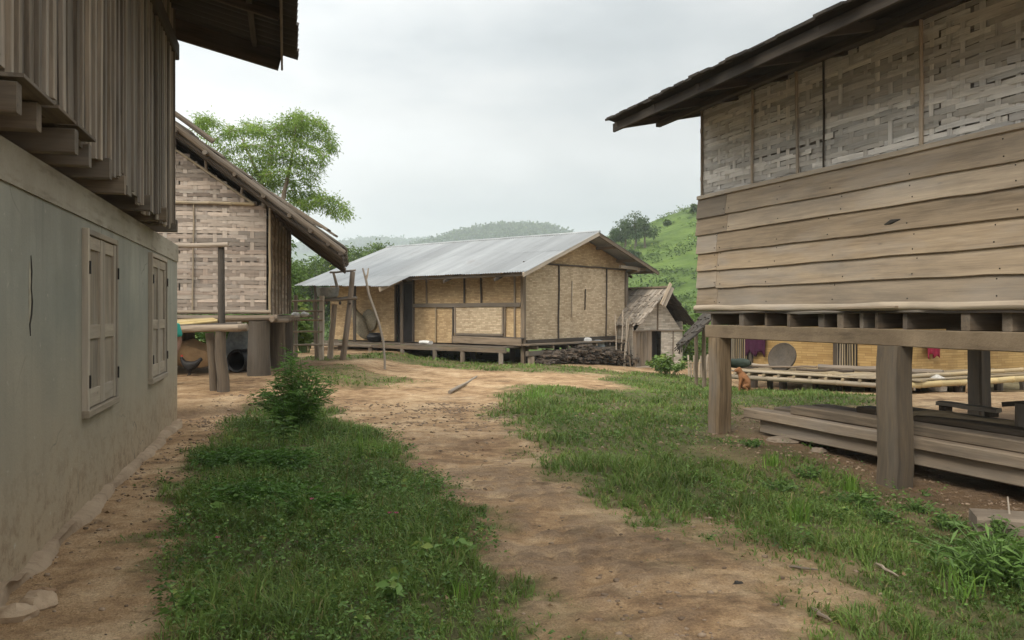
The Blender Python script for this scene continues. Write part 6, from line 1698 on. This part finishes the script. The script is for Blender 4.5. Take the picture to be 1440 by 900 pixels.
plant("seedling", "pale stemmed young plant with a leafy top, just before the dark feathery bush", "plant", b, 0.62, 0.10, 2, 14, 0.15, "weed_leaf", True, wfac=0.3, low=0.55)
for u, v, hh_, rr_, lab in ((365, 712, 0.20, 0.46, "low dark spreading ferny clump in the middle of the left grass strip"), (322, 655, 0.17, 0.36, "low dark ferny clump at the left edge of the grass strip"),
                            (395, 660, 0.22, 0.34, "low ferny clump between the spreading dark clump and the tall bush"), (440, 722, 0.15, 0.28, "small dark ferny clump right of the spreading one")):
    b = ghit(u, v, H); plant("ferny_clump", lab, "plant", b, hh_, rr_, 34, 9, 0.13, "bush_leaf", True, "dark ferny clumps in the left grass strip", wfac=0.28, tint=(0.0, 0.6), low=0.3, droop=0.1)
for u, v, L_, n_, lab in ((565, 705, 0.085, 9, "broad-leaved pale green weed in the grass, near the lane and level with the dark clump"), (300, 735, 0.09, 7, "broad-leaved weed at the left side of the grass strip below the dark clump"),
                      (590, 800, 0.075, 10, "pale broad-leaved weed in the near grass close to the lane"), (640, 790, 0.08, 9, "broad-leaved weed farthest right in the left grass strip"),
                      (555, 850, 0.08, 9, "bright broad-leaved weed near the bottom of the grass strip"), (250, 868, 0.075, 12, "leafy weed at the lower left corner of the grass strip"), (330, 635, 0.08, 8, "pale leaved weed at the far left edge of the grass strip")):
    b = ghit(u, v, H); plant("broadleaf_weed", lab, "plant", b, 0.20, 0.13, 5, n_ // 2 + 1, L_, "weed_leaf", False, "broad-leaved weeds in the left grass strip", wfac=0.5, tint=(0.6, 1.0), low=0.5)
def tuft(name, label, u, v, n, h, spread, group=None, mat="grass_bright", wd=0.011):
    b = ghit(u, v, H); P = np.tile(np.array([[b.x, b.y, b.z - .01]]), (n, 1)) + NR.normal(0, 1, (n, 3)) * np.array([[spread * .25, spread * .25, 0]])
    V_, T_, t_ = blade_arrays(P, h * NR.uniform(0.5, 1.1, n), NR.uniform(.6, 1.2, n) * wd, NR.random(n) * spread * 3, NR.uniform(0.3, 0.95, n))
    o = trimesh(name, V_, T_, t_, mat, None, (b.x, b.y, b.z)); return tag(o, label, "grass tuft", group)
tuft("grass_tuft", "tall upright grass stalk cluster rising from the strip right of the tall bush", 508, 645, 16, 0.42, 0.08, "tall grass tufts")
tuft("grass_tuft", "arching grass tuft at the lane edge right of the tall stalks", 545, 640, 26, 0.30, 0.28, "tall grass tufts")
tuft("grass_tuft", "pale arching grass tuft in the middle of the left strip, beside the dark clump", 492, 715, 40, 0.22, 0.15, "tall grass tufts")
tuft("grass_tuft", "bright grass tuft in the near grass right of centre of the left strip", 640, 845, 30, 0.20, 0.25, "tall grass tufts")
tuft("grass_tuft", "bright upright grass tuft on the soil bank left of the big square post", 1196, 690, 70, 0.26, 0.18, "tall grass tufts")
tuft("grass_tuft", "grass tuft on the soil bank farther left, below the timber stack end", 1085, 655, 60, 0.18, 0.2, "tall grass tufts")
tuft("grass_tuft", "bright grass tuft in the middle of the right grass, near the lane", 1125, 735, 50, 0.22, 0.18, "tall grass tufts")
tuft("grass_tuft", "grass tuft at the lane edge below the bushy weed on the right", 1345, 840, 46, 0.22, 0.25, "tall grass tufts")
tuft("grass_tuft", "tall grass along the far end of the right grass where the lane bends", 752, 560, 140, 0.34, 0.5, "tall grass tufts")
for u, v, lab in ((547, 752, "pink flower in the left grass nearest the lane, left of its pair"), (556, 752, "pink flower in the left grass nearest the lane, right of its pair"), (438, 730, "pink flower beside the dark ferny clump"), (590, 676, "faded pink flower at the far lane edge of the grass strip"), (305, 790, "pale pink flower at the left side of the near grass")):
    b = ghit(u, v, H); o = thing("pink_flower", b, lab, "flower", "pink flowers in the grass")
    hh_ = 0.15; one("tube", [b, b + Vector((.01, 0, hh_ * .6)), b + Vector((.005, 0, hh_))], [.003, .0025, .002], 5).build("stalk", "stem_green", o)
    c = b + Vector((.005, 0, hh_)); a = np.arange(7) / 7 * 6.283
    V_, T_, t_ = leaf_arrays(np.tile(np.array([tuple(c)]), (7, 1)), np.stack([np.cos(a), np.sin(a), np.full(7, .5)], 1), np.full(7, .022), np.full(7, .014), NR.random(7)); trimesh("petals", V_, T_, t_, "petal", o)
b = ghit(1385, 830, H)
plant("bushy_weed", "dense long-leaved bushy weed on the right grass, at the right edge", "bush", b + Vector((0.15, 0.1, 0)), 0.36, 0.48, 110, 10, 0.09, "weed_leaf", False, None, 0.19, 0.9, (0.05, 0.85), low=0.3)
b = ghit(1205, 712, H)
plant("bushy_weed", "small bushy weed on the soil bank before the big square post", "bush", b, 0.16, 0.22, 26, 7, 0.06, "weed_leaf", False, None, 0.35, 0.4, (0.05, 0.7))
for u, v, hh_, rr_, lab in ((1060, 628, .10, .16, "low weed on the soil bank right beside the far square post"), (1140, 672, .14, .22, "low weed patch on the soil bank, midway between the two front posts"), (1238, 735, .15, .24, "low weed patch below the foot of the big square post"), (1290, 720, .12, .2, "low weed on the bank right of the big square post"), (1095, 690, .12, .25, "spreading weed at the upper edge of the right grass")):
    b = ghit(u, v, H); plant("bank_weed", lab, "plant", b, hh_, rr_, 26, 8, 0.045, "weed_leaf", False, "weeds on the soil bank", 0.35, 0.4, (0.0, 0.7))
b = ghit(1300, 700, H)
plant("seedling", "tiny leafy seedling under the edge of the timber stack", "plant", b, 0.13, 0.05, 3, 5, 0.055, "weed_leaf", False, None, 0.45)
for u, v, hh_, lab in ((1405, 760, 0.2, "leafy weed at the right edge below the stone slab"), (1330, 745, 0.18, "leafy weed on the soil bank left of the stone slab"), (1160, 628, 0.10, "small weed in the shade just before the timber stack")):
    b = ghit(u, v, H); plant("bank_weed", lab, "plant", b, hh_, 0.16, 18, 7, 0.06, "weed_leaf", False, "weeds on the soil bank", 0.35, 0.4, (0.05, 0.75))
b = ghit(940, 527, H)
plant("shrub", "green leafy shrub growing before the thatched store, left of the pickets", "shrub", b, 0.70, 0.85, 44, 16, 0.14, "shrub_leaf", False, None, 0.5, 0.4, (0.3, 1.0))
b = px(428, 500, 26.5); b.z = gz(b.x, b.y)
plant("shrub", "tall leafy shrub behind the ladder, between the two houses", "shrub", b, 1.7, 0.6, 34, 26, 0.20, "shrub_leaf", False, None, 0.42, 0.4, (0.2, 1.0), r0=0.012)

for i, (u, dy, hh_, lab) in enumerate(((255, 24.5, 1.7, "dark shrub behind the plaited hut, showing between its stumps at the far left"), (300, 25, 1.9, "dark shrub behind the plaited hut, showing left of the barrel"), (345, 25.5, 1.8, "dark shrub behind the plaited hut, directly behind the barrel"), (385, 26.5, 1.9, "shrub behind the plaited hut, seen between its rear stumps"))):
    b = px(u, 500, dy); b.z = gz(b.x, b.y)
    plant("shrub", lab, "shrub", b, hh_, 1.0, 34, 20, 0.20, "bush_leaf", False, "shrubs behind the plaited hut", 0.45, 0.4, (0.0, 0.7), r0=0.010, low=0.05)
for i, (u, dy, hh_, lab) in enumerate(((900, 36, 2.2, "broad shrub directly behind the thatched store"), (960, 35, 2.6, "leafy shrub behind the right slope of the thatched store"), (985, 33, 3.0, "tall shrub between the thatched store and the stilt house"), (1010, 30, 2.2, "shrub behind the picket fence"))):
    b = px(u, 500, dy); b.z = gz(b.x, b.y)
    plant("shrub", lab, "shrub", b, hh_, 1.4, 44, 24, 0.24, "shrub_leaf", False, "shrubs behind the thatched store", 0.42, 0.4, (0.1, 0.9), r0=0.010, low=0.05)
# ------------------------------------------------------------------ trees
def tree(name, label, base, h, crowns, nleaf, L, mat, trunk_r, group=None, wfac=0.34, lean=(0, 0), clusters=None):
    base = Vector(base); o = thing(name, base, label, "tree", group)
    top = base + Vector((lean[0], lean[1], h * 0.9))
    m = MB(); tp = [base - UP * 0.3, base.lerp(top, .3) + Vector((jit(.03) * h, 0, 0)), base.lerp(top, .65) + Vector((jit(.03) * h, 0, 0)), top]
    m.tube(tp, [trunk_r * 1.25, trunk_r, trunk_r * .7, trunk_r * .25], 8, 0.05)
    P = []; D = []; tt = []
    for (c, rad) in crowns:
        c = base + Vector(c); s = base.lerp(top, min(0.9, max(0.3, (c.z - base.z) / h * 0.75)))
        m.tube([s, s.lerp(c, .6) + Vector((0, 0, h * .02)), c], [trunk_r * .45, trunk_r * .28, trunk_r * .1], 6)
        nc = max(3, int((clusters or 9) * (rad[0] * rad[1] * rad[2]) ** 0.33))
        n = max(6, int(nleaf / len(crowns) / nc))
        for k in range(nc):
            v = NR.normal(size=3); v /= np.linalg.norm(v); v *= NR.random() ** 0.35
            cc_ = np.array(c) + v * np.array(rad); q = min(rad) * 0.42
            off = NR.normal(size=(n, 3)) * q * np.array([0.62, 0.62, 0.42])
            P.append(cc_ + off); dd_ = off + NR.normal(size=(n, 3)) * q * 0.5; dd_[:, 2] -= q * 0.2; D.append(dd_)
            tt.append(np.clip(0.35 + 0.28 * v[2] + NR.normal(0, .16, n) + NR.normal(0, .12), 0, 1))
    m.build("trunk", "wood_weathered", o)
    P = np.concatenate(P); D = np.concatenate(D); tt = np.concatenate(tt)
    V_, T_, t_ = leaf_arrays(P, D, L * NR.uniform(.6, 1.3, len(P)), L * wfac * NR.uniform(.7, 1.2, len(P)), tt)
    trimesh("crown", V_, T_, t_, mat, o); return o
# feathery tree behind the plaited hut, its sprays in drooping tiers
Y0 = 26.0
def zp(a, b, d): return px(265 + a / 5.625, 150 + b / 5.625, Y0 + d)
ft_base = Vector((px(392, 500, Y0).x, Y0, gz(px(392, 500, Y0).x, Y0)))
ft = thing("feathery_tree", ft_base, "tall light green feathery tree rising behind the roof of the plaited hut", "tree")
tiers = [[(60, 150), (100, 95), (170, 100), (240, 150)], [(120, 110), (110, 180), (150, 240)], [(170, 280), (270, 220), (370, 185), (480, 190), (560, 190), (640, 225)], [(230, 330), (330, 340), (430, 305), (520, 300), (620, 330)],
         [(260, 400), (380, 420), (480, 390), (580, 420), (650, 430)], [(400, 500), (500, 480), (580, 480), (660, 500)], [(480, 560), (560, 520), (640, 560), (700, 560)], [(430, 150), (480, 130), (540, 165), (610, 150)],
         [(680, 180), (760, 110), (850, 60), (920, 80), (1000, 120), (1080, 150)], [(900, 60), (900, 110), (880, 150)], [(1000, 100), (1080, 160), (1110, 230), (1130, 320), (1110, 340)], [(640, 260), (720, 230), (800, 190), (900, 210), (1000, 230), (1070, 250)],
         [(690, 150), (740, 180), (830, 140), (900, 150), (990, 180)], [(640, 320), (740, 300), (860, 270), (940, 300), (1010, 330), (1070, 380), (1050, 440)], [(620, 380), (700, 390), (800, 340), (880, 380), (960, 420), (1050, 450), (1040, 500)], [(620, 450), (730, 450), (820, 420), (900, 470), (990, 520), (1010, 580)],
         [(600, 540), (700, 520), (800, 500)], [(850, 520), (920, 570), (980, 620), (960, 650)], [(640, 620), (720, 580), (800, 580), (860, 620)], [(760, 680), (840, 660), (930, 700), (1000, 690), (1050, 700)],
         [(880, 760), (960, 780), (1060, 730), (1140, 720), (1200, 770), (1260, 830), (1230, 880)], [(800, 720), (880, 740), (960, 820)], [(1050, 780), (1120, 800), (1180, 860)], [(560, 560), (620, 620), (700, 660)],
         [(640, 250), (640, 330), (630, 420)], [(300, 150), (330, 190), (320, 250)], [(860, 90), (870, 200), (850, 280)]]
m = MB()
m.tube([ft_base - UP * .3, zp(700, 1500, .0), zp(720, 1000, .1), zp(755, 690, 0), zp(800, 500, 0), zp(835, 300, 0), zp(860, 90, 0)], [0.16, 0.14, 0.11, 0.07, 0.05, 0.035, 0.015], 9, 0.04)
m.tube([zp(720, 1000, .1), zp(640, 760, .5), zp(560, 560, .7), zp(480, 380, .8), zp(400, 200, .8)], [0.09, 0.07, 0.05, 0.035, 0.012], 8, 0.04)
P = []; D = []; tt = []
for tr in tiers:
    d0 = random.uniform(-0.9, 0.9); pts = [zp(a, b, d0 + jit(0.35)) for a, b in tr]
    m.tube(pts, [0.016] + [0.011] * (len(pts) - 2) + [0.005], 5)
    for i in range(len(pts) - 1):
        L = (pts[i + 1] - pts[i]).length; n = int(L * 470)
        u = NR.random((n, 1)); c = np.array(pts[i])[None] * (1 - u) + np.array(pts[i + 1])[None] * u
        off = NR.normal(size=(n, 3)) * np.array([[0.10, 0.22, 0.085]]) * (0.6 + 0.7 * NR.random((n, 1))); off[:, 2] -= 0.02
        P.append(c + off); dd_ = off * 3 + NR.normal(size=(n, 3)) * 0.35; dd_[:, 2] -= 0.15; D.append(dd_)
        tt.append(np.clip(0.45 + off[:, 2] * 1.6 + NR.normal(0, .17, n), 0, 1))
P = np.concatenate(P); D = np.concatenate(D); tt = np.concatenate(tt)
m.build("trunk", "wood_log", ft)
V_, T_, t_ = leaf_arrays(P, D, NR.uniform(.08, .16, len(P)), NR.uniform(.022, .040, len(P)), tt)
trimesh("crown", V_, T_, t_, "tree_leaf", ft)
# lower trees seen between the huts
b = px(420, 440, 30); zb = gz(b.x, b.y)
tree("leafy_tree", "dense green tree low behind the plaited hut, left of the iron roof", (b.x - 1.3, 31.5, zb), 4.3, [((-.6, 0, 3.6), (1.0, 1.0, .8)), ((.4, .3, 3.0), (.9, .9, .9)), ((-.2, -.2, 2.2), (1.0, .9, .8)), ((.6, 0, 1.5), (.8, .8, .7))], 9000, 0.17, "shrub_leaf", 0.12)
for u, v, dpt, r_, lab in ((470, 372, 62, 1.0, "rounded pale green tree beyond the left end of the iron roof"), (505, 360, 70, .9, "darker green tree above the left slope of the iron roof"), (535, 356, 74, .7, "small green tree top just over the iron roof ridge end"), (445, 382, 60, .9, "green tree showing under the plaited hut eave beyond the iron roof")):
    t = px(u, v, dpt); zb = gz(t.x, t.y); h = t.z - zb + 1
    tree("distant_tree", lab, (t.x, dpt, zb), h, [((jit(1), jit(1), h - 1.4), (2.2 * r_, 2.0, 1.2)), ((1.4 * r_ + jit(.5), jit(1), h - 2.4), (1.8 * r_, 1.8, 1.2)), ((-1.4 * r_, jit(1), h - 2.6), (1.8 * r_, 1.8, 1.3)), ((0, 0, h - 3.8), (2.4 * r_, 2, 1.3))], 5000, 0.34, "hill_leaf", 0.18, "trees beyond the iron roof")
for i, (u, v, hh_, lab) in enumerate(((865, 348, 3.0, "small dark tree on the hill crest just above the gable peak"), (879, 350, 4.6, "dark tree, second from the gable peak on the hill crest"), (893, 350, 5.2, "tallest of the dark trees on the hill crest"), (907, 349, 4.6, "rightmost dark tree of the clump on the hill crest"), (924, 330, 2.4, "small bushy tree on the bright hill slope"), (938, 318, 1.7, "tiny lone tree on the skyline of the bright hill"), (976, 302, 2.6, "small tree on the skyline nearest the stilt house"), (952, 330, 3.0, "bushy tree halfway up the bright hill"), (890, 372, 3.4, "dark bushy tree on the slope below the hill crest clump"), (935, 368, 3.2, "bushy tree low on the bright hill slope"), (968, 352, 3.2, "bushy tree low on the slope nearest the stilt house"))):
    if i in (4, 7, 9, 10): continue
    p = ghit(u, v, hill1)
    if p.y > 290: p = px(u, v, 158)
    if i not in (0, 1, 2, 3): hh_ *= 0.62
    b = Vector((p.x, p.y, float(hill1(p.x, p.y))))
    tree("hill_tree", lab, b, hh_, [((0, 0, hh_ * .8), (hh_ * .22, hh_ * .22, hh_ * .22)), ((.15 * hh_, 0, hh_ * .55), (hh_ * .27, .25 * hh_, hh_ * .2)), ((-.15 * hh_, 0, hh_ * .5), (hh_ * .27, .25 * hh_, hh_ * .2))], 1500, 0.40, "forest_leaf" if i in (0, 1, 2, 3, 8) else "hill_leaf", hh_ * .03, "trees on the green hill")
# hillside scrub and far forest
n = 9500; x = NR.uniform(-60, 130, n); y = 46 + 118 * NR.random(n) ** 0.8
u = 720 + x / y * F; keep = (u > 380) & (u < 1700) & (NR.random(n) < 0.42 + 0.9 * ss(0.42, 0.62, fbm(x * .05, y * .05, 3)) ) & ~((u > 900) & (y > 118) & (NR.random(n) < .75)); x = x[keep]; y = y[keep]
parts = []
for i in range(len(x)):
    s = (0.5 + 1.0 * random.random() ** 2) * (1.15 if y[i] < 112 else 0.62); k = 34
    off = NR.normal(size=(k, 3)) * s * np.array([.55, .55, .34]); off[:, 2] = np.abs(off[:, 2]) + 0.1
    c = np.array([x[i], y[i], float(hill1(x[i], y[i]))]); tn = 0.2 + 0.6 * random.random()
    dd_ = off + NR.normal(size=(k, 3)) * .4
    parts.append(leaf_arrays(c + off, dd_, NR.uniform(.3, .7, k) * min(1, .35 + s * .5), NR.uniform(.14, .33, k) * min(1, .35 + s * .5), np.clip(tn - (0.18 if y[i] < 105 else -0.05) + 0.2 * (off[:, 2] / s - .4) + NR.normal(0, .12, k), 0, 1)))
V_, T_, t_ = cat3(parts)
g_ = trimesh("hillside_scrub", V_, T_, t_, "hill_leaf"); tag(g_, "green scrub covering the hillside behind the houses", "scrub", kind="stuff")
def farwood(fn, xs, ys, n, s, mat, label):
    x = NR.uniform(*xs, n); y = NR.uniform(*ys, n); z = fn(x, y); k = 14; parts = []
    P = np.repeat(np.stack([x, y, z], 1), k, 0); off = NR.normal(size=(n * k, 3)) * s * np.array([.6, .6, .55]); off[:, 2] = np.abs(off[:, 2]) + s * .3
    V_, T_, t_ = leaf_arrays(P + off, off + NR.normal(size=off.shape), NR.uniform(.5, 1.1, n * k) * s, NR.uniform(.4, .8, n * k) * s, np.clip(NR.normal(.45, .25, n * k), 0, 1))
    g_ = trimesh("far_wood", V_, T_, t_, mat); tag(g_, label, "forest", kind="stuff")
farwood(R2, (-420, 200), (800, 930), 5200, 4.2, "forest_leaf", "forest clothing the far blue-green hill")
farwood(R3, (-700, 0), (1380, 1540), 3200, 6.0, "forest_leaf", "forest on the faintest far ridge")
